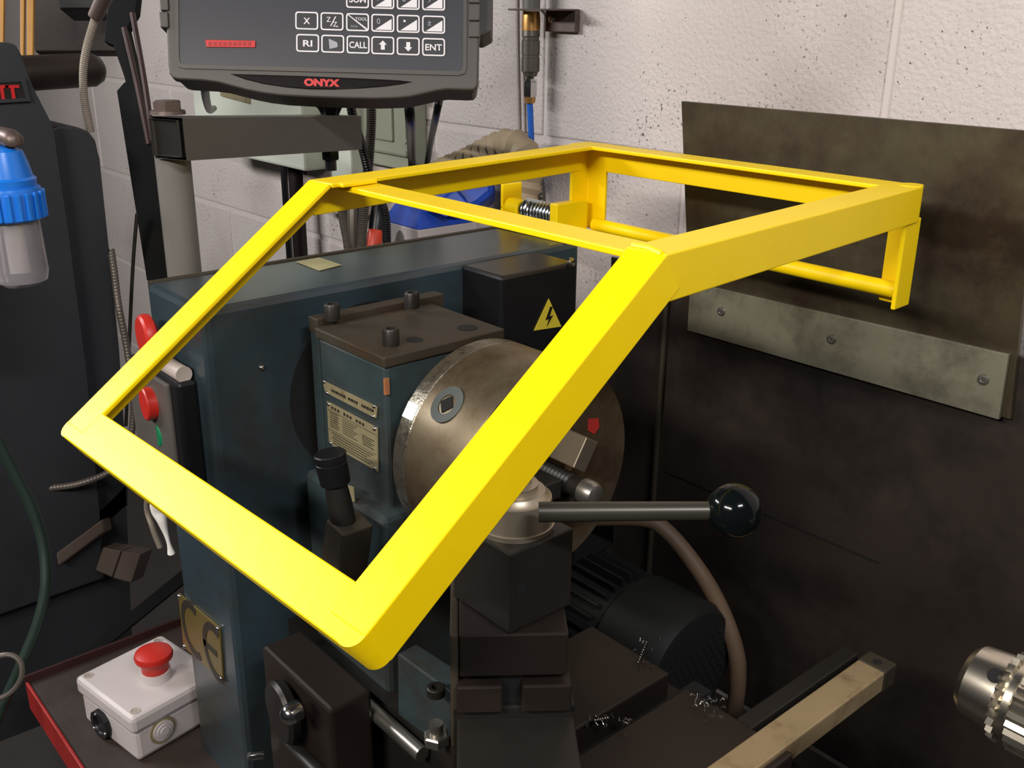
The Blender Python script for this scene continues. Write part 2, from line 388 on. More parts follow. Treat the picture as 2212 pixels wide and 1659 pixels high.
# rating plates (printing too small to read in the photograph)
def plate(name, px, lab, lines, mm=plate_mat):
    yy = .4695; Q = [at(*p, y=yy) for p in px]
    b = B(); prism(b, Q, (0, -.0012, 0)); o = obj(name, b, mm, hs, lab)
    b = B()
    for (u0, u1, v, hgt) in lines:
        def pt(u, v): return (Q[0].lerp(Q[1], u)).lerp(Q[3].lerp(Q[2], u), v)+V((0, -.0013, 0))
        prism(b, [pt(u0, v), pt(u1, v), pt(u1, v+hgt), pt(u0, v+hgt)], (0, -.0003, 0))
    obj('engraving', b, plate_ink, o)
    for q in Q:
        c = (Q[0]+Q[2])/2; b = B(); ball(b, q.lerp(c, .09)+V((0, -.001, 0)), .0022, 10); obj('rivet', b, bright, o)
ln = []; u = .16
for k in range(17):
    wd = .022+.012*((k*7) % 3)
    if k not in (6, 11): ln.append((u, u+wd, .36, .24))
    u += wd+.014
plate('name_plate', [(698, 821), (817, 879), (814, 903), (705, 847)], 'narrow engraved strip plate', ln)
ln = []; u = .1
for k in range(11):
    if k not in (3, 7): ln.append((u, u+.035, .055, .06))
    u += .062
ln += [(.02, .98, .165, .008), (.02, .98, .62, .008)]
for k in range(7):
    ln.append((.06, .22+.02*(k % 2), .20+k*.055, .014)); ln.append((.32, .62-.04*(k % 3), .22+k*.052, .012))
for k in range(5): ln.append((.72, .94-.05*(k % 2), .33+k*.05, .016))
for k in range(5): ln.append((.08+.03*(k % 2), .92-.06*(k % 3), .67+k*.06, .016))
plate('data_plate', [(708, 866), (817, 924), (818, 1018), (713, 958)], 'large engraved data plate', ln)
b = B(); prism(b, [at(745, 1045, y=.4515), at(765, 1052, y=.4515), at(767, 1084, y=.4515), at(747, 1076, y=.4515)], (0, -.001, 0)); obj('small_plate', b, plate_mat, hs)
# gear lever in front of the headstock
lv = obj('lever_block', prism(B(), [at(705, 1122, y=.405), at(742, 1157, y=.405), at(722, 1330, y=.405), at(680, 1290, y=.405)], (0, .032, 0), .002), rust, lathe)
k0, k1 = at(742, 1130, y=.418), at(712, 978, y=.412)
dd = (k1-k0).normalized()
b = B(); revolve(b, k0-dd*.01, dd, [(0, .012), (.03, .0115), (.05, .010), (.056, .0095)], 20); obj('lever_stem', b, dark_steel, lv)
b = B(); ln_ = (k1-k0).length
revolve(b, k0+dd*(ln_-.031), dd, [(0, .010), (.002, .0135), (.022, .0145), (.0225, .0138), (.024, .0138), (.0245, .0145), (.030, .0145), (.031, .0135), (.031, 0)], 28); obj('lever_knob', b, black, lv)
# apron gearbox, hand knob, rods
ag = obj('feed_gearbox', box(B(), -.815, -.683, .376, .422, .70, .90, .004), brown_steel, lathe)
hk = at(607, 1540, y=.362)
b = B(); revolve(b, hk+V((0, .012, 0)), (-.1, -1, 0), [(0, .012), (.004, .030), (.012, .032), (.016, .029), (.017, 0)], 28); kb = obj('hand_knob', b, dark_steel, ag)
b = B(); revolve(b, at(622, 1545, y=.345), (.02, -1, -.03), [(-.012, .0095), (-.002, .0100), (.0025, .0088), (.005, .006), (.0065, .003), (.007, 0)], 22); obj('chrome_stud', b, bright, kb, 'polished chrome stud')
b = B(); cyl(b, at(795, 1525, y=.43), at(795, 1525, y=.43)+V((.09, 0, 0)), .0075); obj('lead_rod', b, steel, lathe)
b = B(); cyl(b, at(620, 1600, y=.37), at(620, 1600, y=.37)+V((.2, 0, 0)), .0085); obj('feed_rod', b, dark_steel, lathe)
b = B(); revolve(b, at(567, 1630, y=.372), (-.2, -1, .3), [(0, .005), (.012, .005), (.016, .003), (.016, 0)], 14); obj('grub_screw', b, bright, lathe)
# bed, saddle, slides
obj('bed', box(B(), -.88, .25, .44, .63, .66, .872, 0), dark_steel, lathe)
obj('saddle', box(B(), -.575, -.34, .425, .635, .872, .912, .003), brown_steel, lathe)
sd = obj('saddle_apron', hull(B(), [at(860, 1560, z=.86), at(975, 1640, z=.86), at(985, 1560, z=.86), at(880, 1500, z=.86),
                                    at(858, 1412, z=.955), at(985, 1505, z=.955), at(1010, 1460, z=.955), at(900, 1390, z=.955)], .002), blue_dark, lathe)
b = B(); capscrew(b, at(942, 1500, z=.957), (0, 0, 1), .008, .008); obj('cap_screw', b, dark_steel, sd)
b = B(); q = at(943, 1603, z=.912); hexbolt(b, q, (0, 0, 1), .0115, .009); cyl(b, q, q+V((0, 0, .02)), .006); obj('adjusting_bolt', b, steel, sd)
obj('cross_slide', box(B(), -.572, -.474, .44, .602, .912, .952, .002), brown_steel, lathe)
obj('cross_slide_wing', box(B(), -.456, -.345, .44, .604, .912, .946, .002), brown_steel, lathe)
obj('slide_channel', box(B(), -.475, -.455, .44, .64, .905, .925), void, lathe)
sb = obj('scale_bar', box(B(), -.3775, -.351, .45, .752, .930, .9505, .0015), tan_paint, lathe, 'long beige painted bar')
obj('bar_end', box(B(), -.378, -.3505, .752, .772, .929, .951, .0015), rust, sb, 'bare grey end block')
q = at(1895, 1430, z=.951); b = B(); revolve(b, q, (0, 0, 1), [(0, .004), (.0005, .004), (.0005, 0)], 14); obj('screw_hole', b, void, sb)
obj('rail', box(B(), -.405, -.388, .45, .772, .925, .942, .0015), dark_steel, lathe)
# compound slide turned towards the camera
E1 = V((.617, .787, 0)); E2 = V((-.787, .617, 0)); P0 = V((-.471, .363, 0))
def cbox(bm, a0, a1, c0, c1, z0, z1, bev=.0015):
    return obox(bm, P0+E1*a0+E2*c0+V((0, 0, z0)), E1*(a1-a0), E2*(c1-c0), (0, 0, z1-z0), bev)
cs = obj('compound_slide', cbox(B(), 0, .0766, 0, .13, 1.062, 1.097), brown_steel, lathe)
obj('slide_ledge', cbox(B(), -.002, .0305, -.004, .13, 1.034, 1.0565), brown_steel, cs)
obj('slide_ledge', cbox(B(), .044, .0795, -.004, .13, 1.034, 1.0565), brown_steel, cs)
obj('slide_slot', cbox(B(), .028, .046, .006, .13, 1.034, 1.064, 0), void, cs)
obj('slide_gib', cbox(B(), -.0065, -.0005, .002, .13, 1.0, 1.096), rust, cs)
obj('slide_base', cbox(B(), -.006, .083, .002, .13, .95, 1.035), dark_steel, cs)
obj('slide_apron', cbox(B(), -.002, .082, -.12, .002, .955, 1.026), dark_steel, cs)

# ------------------------------------------------------------------ chuck and work
SY, SZ = .559, 1.118
chuck = thing('lathe_chuck', 'round worn steel lathe chuck with a square key socket behind the yellow frame', 'chuck', (-.70, SY, SZ))
b = B(); revolve(b, (-.714, SY, SZ), (1, 0, 0), [(0, .05), (.02, .05), (.022, .098), (.024, .1), (.040, .1), (.041, .0992)], 96); obj('backplate', b, rim_steel, chuck, 'shiny pitted rim plate')
b = B(); revolve(b, (-.6728, SY, SZ), (1, 0, 0), [(0, .0992), (.001, .1), (.0785, .1), (.080, .0990), (.080, .03), (.073, .028), (.073, 0)], 96); body = obj('chuck_body', b, chuck_steel, chuck)
for k, ang in enumerate((137, 17, 257)):
    a = math.radians(ang); n = V((0, math.cos(a), math.sin(a))); q = V((-.6435, SY, SZ))+n*.0985
    b = B(); revolve(b, q, n, [(0, .0175), (.0022, .0175), (.0022, .0095), (-.0, .0092)], 32); o = obj('key_socket', b, socket_mat, body)
    b = B(); x, yy, aa = frame_of(n); u_, w_ = (x+yy).normalized(), (yy-x).normalized(); obox(b, q-u_*.006-w_*.006-n*.002, u_*.012, w_*.012, n*.0045); obj('square_hole', b, void, o)
b = B(); a0 = math.radians(151); a1 = math.radians(158.5)
arc = lambda r, t, xx: V((xx, SY+r*math.cos(t), SZ+r*math.sin(t)))
A0, A1 = math.radians(143.5), math.radians(152)
prism(b, [arc(.1002, A0, -.6895), arc(.1002, A1, -.6895), arc(.1002, A1, -.6742), arc(.1002, A0, -.6742)], V((0, math.cos(A0), math.sin(A0)))*.0008); obj('white_tag', b, paper_white, chuck, 'square of white tape')
for ang, m in ((58, jaw_mat), (178, dark_steel), (298, dark_steel)):
    a = math.radians(ang); n = V((0, math.cos(a), math.sin(a))); tt = V((1, 0, 0)).cross(n)
    b = B()
    for r0, r1, h in ((.0135, .043, .034),):
        obox(b, V((-.595, SY, SZ))+n*r0-tt*.0085, n*(r1-r0), tt*.017, (h, 0, 0), .001)
    obj('jaw', b, m, chuck, 'stepped steel jaw')
b = B(); prism(b, [at(1271, 905, x=-.5925), at(1292, 903, x=-.5925), at(1294, 922, x=-.5925), at(1283, 938, x=-.5925), at(1270, 930, x=-.5925)], (.0006, 0, 0)); obj('paint_mark', b, red_dull, chuck, 'small red paint mark')
work = thing('steel_bar', 'threaded steel bar with a shiny end held in the lathe chuck', 'bar', (-.58, SY, SZ))
b = B(); prof = [(0, .009)]
for k in range(9): prof += [(.004+k*.0045, .0098), (.006+k*.0045, .0080)]
revolve(b, (-.605, SY, SZ), (1, 0, 0), prof+[(.058, .0085)], 28); obj('threaded_shank', b, dark_steel, work)
b = B(); revolve(b, (-.549, SY, SZ), (1, 0, 0), [(0, .0085), (.002, .0112), (.012, .0112), (.016, .009), (.017, .006), (.017, 0)], 28); obj('polished_end', b, steel, work, 'polished end')
dc = thing('drill_chuck', 'bright ribbed drill chuck at the right edge facing the lathe spindle', 'chuck', (-.2, SY, SZ))
dx = -.208
b = B(); revolve(b, (dx, SY, SZ), (1, 0, 0), [(0, .010), (0, .019), (.004, .0225), (.022, .0245), (.023, .0245)], 48); nose = obj('chuck_nose', b, chuck_bright, dc)
n = V((0, math.cos(math.radians(150)), math.sin(math.radians(150))))
b = B(); hole = at(2146, 1447, d=.588); hn = (V((hole.x, 0, 0))*0+V((0, hole.y-SY, hole.z-SZ))).normalized()
revolve(b, V((hole.x, SY, SZ))+hn*.0238, hn, [(0, .0047), (.0006, .0047), (.0006, 0)], 20); obj('key_hole', b, void, nose)
b = B(); gear = []
seg = 60
x_, y_, a_ = V((0, 1, 0)), V((0, 0, 1)), V((1, 0, 0))
def ring(xx, r1, r2):
    return [b.verts.new(V((xx, SY, SZ))+(x_*math.cos(k*2*math.pi/seg)+y_*math.sin(k*2*math.pi/seg))*(r1 if k % 2 else r2)) for k in range(seg)]
RR = [ring(dx+.0225, .0235, .0245), ring(dx+.0235, .0245, .0285), ring(dx+.0275, .0255, .029), ring(dx+.0285, .0245, .0245), ring(dx+.0325, .0245, .0245), ring(dx+.0345, .0275, .0295), ring(dx+.085, .0275, .0295), ring(dx+.088, .022, .022)]
for A, D in zip(RR, RR[1:]):
    for k in range(seg): b.faces.new((A[k], A[(k+1) % seg], D[(k+1) % seg], D[k]))
b.faces.new(RR[0][::-1]); b.faces.new(RR[-1]); obj('geared_sleeve', b, chuck_bright, dc, sharp=.3)
b = B(); cyl(b, (dx+.085, SY, SZ), (dx+.2, SY, SZ), .018); obj('chuck_arbor', b, steel, dc)

# ------------------------------------------------------------------ tool post
tp = thing('tool_post', 'square steel tool post with a locking handle and black ball knob', 'tool post', (-.479, .42, 1.097))
TX, TY = -.479, .42
obj('post_block', box(B(), TX-.033, TX+.0305, TY-.030, TY+.029, 1.0975, 1.16, .0012), dark_steel, tp)
b = B(); q = at(1126, 1272, x=TX+.0306); revolve(b, q, (1, 0, 0), [(0, .0045), (.0004, .0045), (.0004, 0)], 14); obj('set_hole', b, void, tp)
b = B(); revolve(b, (TX, TY, 1.1602), (0, 0, 1), [(0, .028), (.004, .0285), (.0045, .0275), (.0235, .0262), (.0245, .0240), (.0285, .0215), (.029, .0165), (.0335, .0165), (.034, .014)], 56); hub = obj('locking_hub', b, satin, tp)
b = B(); hexbolt(b, (TX, TY, 1.194), (0, 0, 1), .0125, .013); cyl(b, (TX, TY, 1.2), (TX, TY, 1.216), .0065); obj('stud_nut', b, satin, hub)
h0, h1 = at(1185, 1106, d=.66), at(1545, 1103, d=.66)
b = B(); cyl(b, h0-(h1-h0)*.06, h1, .0068, .0061); obj('handle_rod', b, handle_steel, tp)
b = B(); ball(b, at(1586, 1103, d=.66), .0183, 40); obj('ball_knob', b, bakelite, tp, 'glossy black ball knob')

# ------------------------------------------------------------------ motor behind the bed
motor = thing('electric_motor', 'dark finned electric motor with a slotted fan cowl behind the lathe bed', 'motor', (-.7, .80, .70))
MX, MY, MZ, MR = -.637, .795, .797, .077
b = B(); cyl(b, (-.92, MY, MZ), (MX-.03, MY, MZ), MR-.014, seg=40); obj('motor_body', b, motor_mat, motor)
fin = None
for k in range(30):
    a = k*2*math.pi/30; n = V((0, math.cos(a), math.sin(a))); t = V((0, -math.sin(a), math.cos(a)))
    b = B(); obox(b, V((-.91, MY, MZ))+n*(MR-.016)-t*.0016, (.21, 0, 0), t*.0032, n*.014); obj('fin', b, motor_mat, motor)
b = B(); revolve(b, (MX-.045, MY, MZ), (1, 0, 0), [(0, MR-.006), (0, MR+.002), (.075, MR+.002), (.088, MR-.006), (.09, MR-.012), (.09, .0)], 56); cowl = obj('fan_cowl', b, motor_mat, motor)
b = B()
for i in range(-6, 7):
    for j in range(-7, 8):
        yy, zz = i*.0112+(.0056 if j % 2 else 0), j*.0092
        if math.hypot(yy, zz) < MR-.016: revolve(b, (MX+.0448, MY+yy, MZ+zz), (1, 0, 0), [(0, .0042), (.0006, .0042), (.0006, 0)], 6)
obj('vent_holes', b, void, cowl, kind='stuff')
obj('terminal_box', box(B(), -.86, -.77, MY-.02, MY+.05, MZ+MR-.01, MZ+MR+.035, .004), motor_mat, motor)
obj('motor_foot', box(B(), -.90, -.72, MY-.07, MY+.07, .62, MZ-MR+.02, .004), motor_mat, motor)
b = B(); tube(b, [at(1290, 1120, d=1.22), at(1390, 1122, d=1.2), at(1440, 1148, d=1.19), at(1505, 1225, d=1.18), at(1555, 1310, d=1.18), at(1588, 1400, d=1.18), at(1594, 1470, d=1.19), at(1580, 1580, d=1.22)], .0098, 16)
solo('motor_hose', b, brown_hose, 'brown flexible hose curving down beside the electric motor', 'hose')

# ------------------------------------------------------------------ splash guard, sheet, strip
GY = 1.0
gd = thing('splash_guard', 'dark oily steel splash guard standing behind the lathe bed', 'splash guard', (-.45, GY, .62))
obj('guard_panel', box(B(), -.955, .30, GY+.012, GY+.016, .60, 1.185, .001), guard_mat, gd)
b = B(); cyl(b, at(1436, 700, y=GY+.004)+V((0, 0, -.5)), at(1436, 700, y=GY+.004)+V((0, 0, .07)), .004, seg=16); obj('guard_edge_roll', b, rust, gd)
obj('panel_seam', box(B(), -.83, -.50, GY+.0105, GY+.0125, .898, .9), void, gd)
obj('chip_pan', box(B(), -.87, .30, .43, GY+.005, .55, .60), guard_mat, lathe)
solo('sheet_steel', hull(B(), [(-.801, GY+.004, 1.12), (-.383, GY+.004, 1.12), (-.383, GY+.011, 1.12), (-.801, GY+.011, 1.12),
                              (-.840, GY+.004, 1.403), (-.405, GY+.004, 1.403), (-.405, GY+.011, 1.403), (-.840, GY+.011, 1.403)], .0006), sheet_mat,
     'tall stained brown sheet of steel standing against the white block wall', 'metal sheet')
st = thing('steel_strip', 'dull grey flat steel strip screwed across the foot of the brown sheet', 'strip', (-.6, GY, 1.115))
obj('strip_bar', hull(B(), [(-.800, GY-.002, 1.1165), (-.392, GY-.002, 1.1185), (-.392, GY+.003, 1.1185), (-.800, GY+.003, 1.1165),
                            (-.801, GY-.002, 1.181), (-.394, GY-.002, 1.188), (-.394, GY+.003, 1.188), (-.801, GY+.003, 1.181)], .0006), strip_mat, st)
for p in ((1558, 673), (1796, 733), (2124, 820)):
    q = at(*p, y=GY-.002); b = B(); revolve(b, q, (0, -1, 0), [(0, .0062), (.0012, .0055), (.0016, .003), (.0008, .0024), (.0008, 0)], 18); obj('screw', b, steel, st)

# ------------------------------------------------------------------ yellow angle iron frame
fr = thing('angle_iron_frame', 'bright yellow welded angle iron frame bent in the middle, resting across the lathe', 'frame', (-.92, .86, 1.238))
UL, UB, UR, FR = V((-.857, .486, 1.352)), V((-.919, .924, 1.352)), V((-.469, .930, 1.352)), V((-.428, .507, 1.352))
ea = (FR-UL).normalized(); ec = V((.0386, -.8142, -.5793)).normalized()
LL, LR = UL+ec*.322, FR+ec*.322
W, TH = .034, .0045
def angle(p0, p1, in1, in2, w1=W, w2=W, t=TH, cut0=0, cut1=0, name='angle_bar'):
    """L section from p0 to p1; legs run from the heel along in1 and in2"""
    p0, p1 = V(p0), V(p1); ax = (p1-p0).normalized()
    i1 = (V(in1)-ax*V(in1).dot(ax)).normalized(); i2 = V(in2)-ax*V(in2).dot(ax); i2 = (i2-i1*i2.dot(i1)).normalized()
    sec = [V((0, 0)), V((w1, 0)), V((w1, t)), V((t, t)), V((t, w2)), V((0, w2))]
    pts = [p0+i1*s.x+i2*s.y for s in sec]
    b = B(); prism(b, pts, p1-p0, .0011)
    return obj(name, b, yellow, fr)
DN = V((0, 0, -1)); eb_ = V((0, 1, 0)); nd = ec.cross(ea)
if nd.z > 0: nd = -nd
def up(p, k): return p+V((0, 0, .0003*k))
angle(UL, UB, ea, DN); RC = .011; eR = (UR-FR).normalized()
angle(up(UB, 1), up(UR, 1)-V((RC, 0, 0)), -eb_, DN); angle(up(FR, 2), up(UR, 2)-eR*RC, -ea, DN)
angle(UL-nd*.0002, LL-ec*RC-nd*.0002, ea, nd, W, .027); angle(FR-nd*.0004, LR-ec*RC-nd*.0004, -ea, nd, W, .031); angle(LL+ea*RC, LR-ea*RC, -ec, nd, W, .027)
# rounded lower corners
for p, sg in ((LL, 1), (LR, -1)):
    q = p+ea*sg*RC-ec*RC
    b = B(); cyl(b, q+nd*.0001, q+nd*.029, RC, seg=32); obj('rounded_corner', b, yellow, fr)
# flat cross bar at the bend, with the small lap piece at its left end
c0, c1 = UL+ea*.012+V((0, .024, -.0052)), FR-ea*.004+V((0, .006, -.0048))
b = B(); bb_ = (c1-c0); obox(b, c0, bb_, V((0, .034, 0)), (0, 0, -.0055), .001); obj('cross_bar', b, yellow, fr)
b = B(); obox(b, UL+ea*.026+V((0, .012, -.0045)), ea*.012, V((-.005, .042, 0)), (0, 0, .0040), .001); obj('weld_bead', b, yellow, fr)
b = B(); tube(b, [FR+V((-.034, .004, .0005)), FR+V((-.018, .003, .001)), FR+V((-.004, 0, 0))], .0022, 8); obj('weld_bead', b, yellow, fr)
q = UR+V((-RC, -RC, .0012)); b = B(); cyl(b, q, q+V((0, 0, -.036)), RC, seg=32); obj('rounded_corner', b, yellow, fr)
# legs
angle(UB+V((.001, -.001, -.004)), (UB.x+.001, UB.y-.001, 1.2445), ea, -eb_, W, W, name='leg')
angle(UR+V((-.001, -.001, -.030)), (UR.x-.001, UR.y-.001, 1.235), -ea, -eb_, .030, .030, name='leg')
b = B(); cyl(b, V((UB.x+.03, UB.y-.015, 1.253)), V((UR.x-.006, UR.y-.019, 1.2515)), .0082, seg=24); obj('round_bar', b, yellow, fr)
# sprung latch on the rear leg
obj('latch_plate', hull(B(), [(-1.01, .848, 1.2375), (-.884, .852, 1.2375), (-.884, .905, 1.2375), (-1.01, .9, 1.2375), (-1.01, .848, 1.2425), (-.884, .852, 1.2425), (-.884, .905, 1.2425), (-1.01, .9, 1.2425)], .001), yellow, fr)
obj('latch_ear', box(B(), -.912, -.898, .852, .905, 1.24, 1.283, .0012), yellow, fr)
obj('latch_ear', box(B(), -1.012, -1.006, .856, .89, 1.24, 1.266, .0012), yellow, fr)
axz, axy = 1.2645, .868
b = B(); cyl(b, (-1.02, axy, axz), (-.903, axy, axz), .0075, seg=20); obj('latch_pin', b, dark_steel, fr, 'grey sliding pin')
b = B(); revolve(b, (-1.004, axy, axz), (1, 0, 0), [(0, .012), (.022, .012), (.024, .010)], 24); obj('latch_collar', b, yellow, fr)
hx = [V((-.972+.060*i/150, axy+.0130*math.cos(i*2*math.pi/15), axz+.0130*math.sin(i*2*math.pi/15))) for i in range(151)]
b = B(); tube(b, hx, .0023, 8, 0); obj('coil_spring', b, spring_mat, fr, 'bright zinc coil spring')
b = B(); obox(b, (-1.012, .856, 1.262), (.005, 0, 0), (0, .034, 0), (0, 0, .032), .0015); obj('latch_tab', b, yellow, fr)

# ------------------------------------------------------------------ digital readout
dro = thing('digital_readout', 'grey digital readout with white outlined keys hanging at the top', 'readout', at(715, 206, d=1.26))
S = 1.2/FPX; D0 = CAM+ray(697, 100)*1.2
RX, RY, RN = RGT, UPV, -FWD
def L(px, py, n=0.0): return D0+RX*((px-697)*S)-RY*((py-100)*S)+RN*n
def lp(pts, n, h): return prism(B(), [L(x, y, n) for x, y in pts], RN*h)
outline = [(347, -330), (352, -100), (356, 20), (362, 140), (365, 158), (372, 168), (384, 171), (440, 174), (470, 178), (500, 186), (530, 194), (565, 201), (605, 206), (660, 209), (740, 212), (810, 213.5), (860, 212),
           (885, 209.5), (910, 204), (945, 196), (965, 193), (1010, 194.5), (1023, 194), (1030, 188), (1033, 178), (1036, 20), (1041, -330)]
b = B(); prism(b, [L(x, y, -.014) for x, y in outline], RN*.014)
bmesh.ops.recalc_face_normals(b, faces=b.faces[:])
top = [f for f in b.faces if f.normal.dot(RN) > .9]
bevel(b, list(top[0].edges), .0035, 3); housing = obj('housing_front', b, dro_grey, dro)
b = B(); ins = [(697+(x-697)*.985, 100+(y-100)*.97) for x, y in outline]
prism(b, [L(x, y, -.05) for x, y in ins], RN*.037); obj('housing_rear', b, dro_grey, dro)
pan = lp([(383, -300), (388, 128), (391, 137), (398, 140), (990, 155), (998, 152), (1000, 143), (1003, -300)], .0002, .0008); panel = obj('key_panel', pan, dro_panel, dro, 'slate grey membrane panel')
# raised lip round the panel
po = [(376, -300), (381, 132), (386, 146), (398, 149), (990, 164), (1004, 160), (1008, 146), (1011, -300)]
pi = [(383, -300), (388, 128), (391, 137), (398, 140), (990, 155), (998, 152), (1000, 143), (1003, -300)]
b = B(); ring2d(b, [L(x, y, 0) for x, y in po], [L(x, y, .0) for x, y in pi], RN*.0022); obj('panel_lip', b, dro_grey, dro)
cres = [(497, 160), (560, 161.5), (640, 164), (720, 167), (800, 170.5), (860, 173.5), (892, 177), (870, 182), (830, 187.5), (780, 191.5), (720, 194), (670, 193.5), (620, 189.5), (570, 182), (530, 172)]
b = lp(cres, .0, .0028); bmesh.ops.recalc_face_normals(b, faces=b.faces[:])
f = [f for f in b.faces if f.normal.dot(RN) > .9][0]; bevel(b, list(f.edges), .0024, 3); trim = obj('crescent_trim', b, dro_trim, dro, 'glossy black crescent')
text('lettering', 'ONYX', L(658, 186, .0028), RX-RY*.03, RY, 20*S, red_print, trim, .0004, 'red letters ONYX', bold=.0007, width=77*S)
bd = lp([(445, 87), (545, 88.5), (553, 91), (552, 104), (448, 103)], .001, .0022); badge = obj('badge', bd, red_print, panel, 'red maker badge')
bs = lp([(445, 86), (546, 87.6), (546, 90), (445, 88.4)], .0012, .0030); obj('badge_edge', bs, bright, badge, 'bright upper edge')
dashes = B()
for k in range(9):
    x0 = 452+k*10.6
    prism(dashes, [L(x0, 92.5, .0033), L(x0+6.5, 92.6, .0033), L(x0+6.8, 100.5, .0033), L(x0+.3, 100.4, .0033)], RN*.0004)
obj('badge_relief', dashes, red_dull, badge)
# the keys
def rrect(cx, cy, wd, hg, r, sk=.029):
    pts = []
    for sx, sy, a0 in ((1, -1, -90), (1, 1, 0), (-1, 1, 90), (-1, -1, 180)):
        for a in (0, 30, 60, 90):
            t = math.radians(a0+a); x = sx*(wd/2-r)+r*math.cos(t); y = sy*(hg/2-r)+r*math.sin(t)
            pts.append((cx+x, cy+y+x*sk))
    return pts
keys = []
col_x = (663.5, 718, 773, 827.5, 882.3, 937)
for r, (xs, y0) in enumerate(((col_x[2:], -3.6), (col_x, 46.2), (col_x, 94.6))):
    for i, x in enumerate(xs):
        keys.append((r, i + (2 if r == 0 else 0), x+(2 if r == 2 and i < 3 else 0)*(1-i*.2), y0+(x-663.5)*.0315))
sym = {(0, 2): 'SUM', (0, 3): '7', (0, 4): '8', (0, 5): '9', (1, 0): 'X', (1, 3): '0', (1, 4): '.', (1, 5): '±', (2, 0): 'RI', (2, 2): 'CALL', (2, 5): 'ENT'}
for r, i, x, y in keys:
    kf = obj('key', lp(rrect(x, y, 44, 33, 4), .001, .0010), key_face, panel)
    b = B(); ring2d(b, [L(px, py, .001) for px, py in rrect(x, y, 49.5, 38.5, 6)], [L(px, py, .001) for px, py in rrect(x, y, 43.5, 32.5, 4)], RN*.0016)
    obj('key_border', b, key_white, panel)
    def K(u, v, n=.0021): return L(x+u, y+v+u*.029, n)
    def poly(pts, m, nm='symbol'):
        b = B(); prism(b, [K(*p) for p in pts], RN*.0003); return obj(nm, b, m, kf) if False else obj(nm, b, m, panel)
    s = sym.get((r, i))
    if r in (0, 1) and i >= 3:
        poly([(-17, 14.5), (19, 14.5), (19, -9.5)], key_white, 'key_triangle')
        if s == '.':
            b = B(); revolve(b, K(-8, -6), RN, [(0, 2.6*S), (.0003, 2.6*S), (.0003, 0)], 12); obj('symbol', b, key_white, panel)
        else: text('symbol', s, K(-13, 2), RX-RY*.03, RY, 17*S, key_dim, panel, .0002)
    elif (r, i) == (1, 1):
        text('symbol', 'Z', K(-12, 1), RX-RY*.03, RY, 15*S, key_white, panel, .0002)
        text('symbol', 'Z', K(2, 11), RX-RY*.03, RY, 15*S, key_white, panel, .0002)
        text('symbol', 's', K(10.5, 12), RX-RY*.03, RY, 8*S, key_white, panel, .0002)
        poly([(-4, 10), (-1.6, 10), (9, -11), (6.6, -11)], key_white)
    elif (r, i) == (1, 2):
        poly([(-21.5, -15.5), (-18.5, -15.5), (21.5, 13.5), (21.5, 15.8), (18.5, 15.8)], key_white)
        text('symbol', 'TOOL', K(-5, -4), RX-RY*.03, RY, 9.5*S, key_white, panel, .0002)
        text('symbol', 'in/o', K(-14, 11.5), RX-RY*.03, RY, 9.5*S, key_dim, panel, .0002)
    elif (r, i) == (2, 1):
        poly([(-9, -11), (9, -4), (11, 3), (9, 7), (-7, 11)], key_dim, 'taper_icon')
    elif (r, i) in ((2, 3), (2, 4)):
        q = 1 if i == 3 else -1
        poly([(0, -11*q), (8.5, -2*q), (4.2, -2*q), (4.2, 9*q), (-4.2, 9*q), (-4.2, -2*q), (-8.5, -2*q)], key_white, 'arrow')
    elif s:
        wd = {'X': 14, 'RI': 20, 'CALL': 38, 'ENT': 36, 'SUM': 36}[s]
        text('symbol', s, K(-wd/2, 7), RX-RY*.03, RY, 19*S, key_white, panel, .0002, bold=.0002, width=wd*S)
for py0, py1 in ((-60, -12), (-8, 24), (27, 61)):
    obj('side_latch', prism(B(), [L(345, py0, -.02), L(364, py0, -.02), L(366, py1, -.02), L(348, py1, -.02)], RN*.0235, .0012), dro_grey, dro)
for py0, py1 in ((-30, 8), (10, 46), (48, 82)):
    obj('side_latch', prism(B(), [L(1014, py0, -.02), L(1037, py0, -.02), L(1036, py1, -.02), L(1012, py1, -.02)], RN*.0235, .0012), dro_grey, dro)
obj('rear_bracket', prism(B(), [L(1030, -330, -.07), L(1066, -330, -.07), L(1062, 50, -.07), L(1040, 62, -.07), L(1030, 62, -.07)], RN*.045, .002), dro_grey, dro)
# knob screwing the readout to its arm
k1 = at(713, 251, d=1.345)
b = B(); seg = 60
prof = []
rings = []
for t, r0, amp in ((-.002, .010, 0), (.003, .0115, .001), (.010, .0135, .0025), (.013, .0165, .003), (.021, .0175, .003), (.025, .015, .002), (.028, .009, 0)):
    rings.append([b.verts.new(k1+V((0, 0, t))+V((math.cos(k*2*math.pi/seg), math.sin(k*2*math.pi/seg), 0))*(r0+amp*math.cos(7*k*2*math.pi/seg))) for k in range(seg)])
for A, Dd in zip(rings, rings[1:]):
    for k in range(seg): b.faces.new((A[k], A[(k+1) % seg], Dd[(k+1) % seg], Dd[k]))
b.faces.new(rings[0][::-1]); b.faces.new(rings[-1]); obj('clamp_knob', b, black, dro, 'black lobed knob')
b = B(); cyl(b, k1+V((0, 0, -.004)), k1+V((0, 0, .08)), .009); obj('pivot_bolt', b, dark_steel, dro)
arm = thing('readout_arm', 'grey square tube arm on a round post carrying the digital readout', 'arm', (-1.06, .441, .9))
aL, aR = at(364, 299, d=1.075), at(752, 285, d=1.37)
ad = (aR-aL).normalized(); an = V((-ad.y, ad.x, 0)); an = an if an.dot(CAM-aL) > 0 else -an
HH = .0445; WD = .044
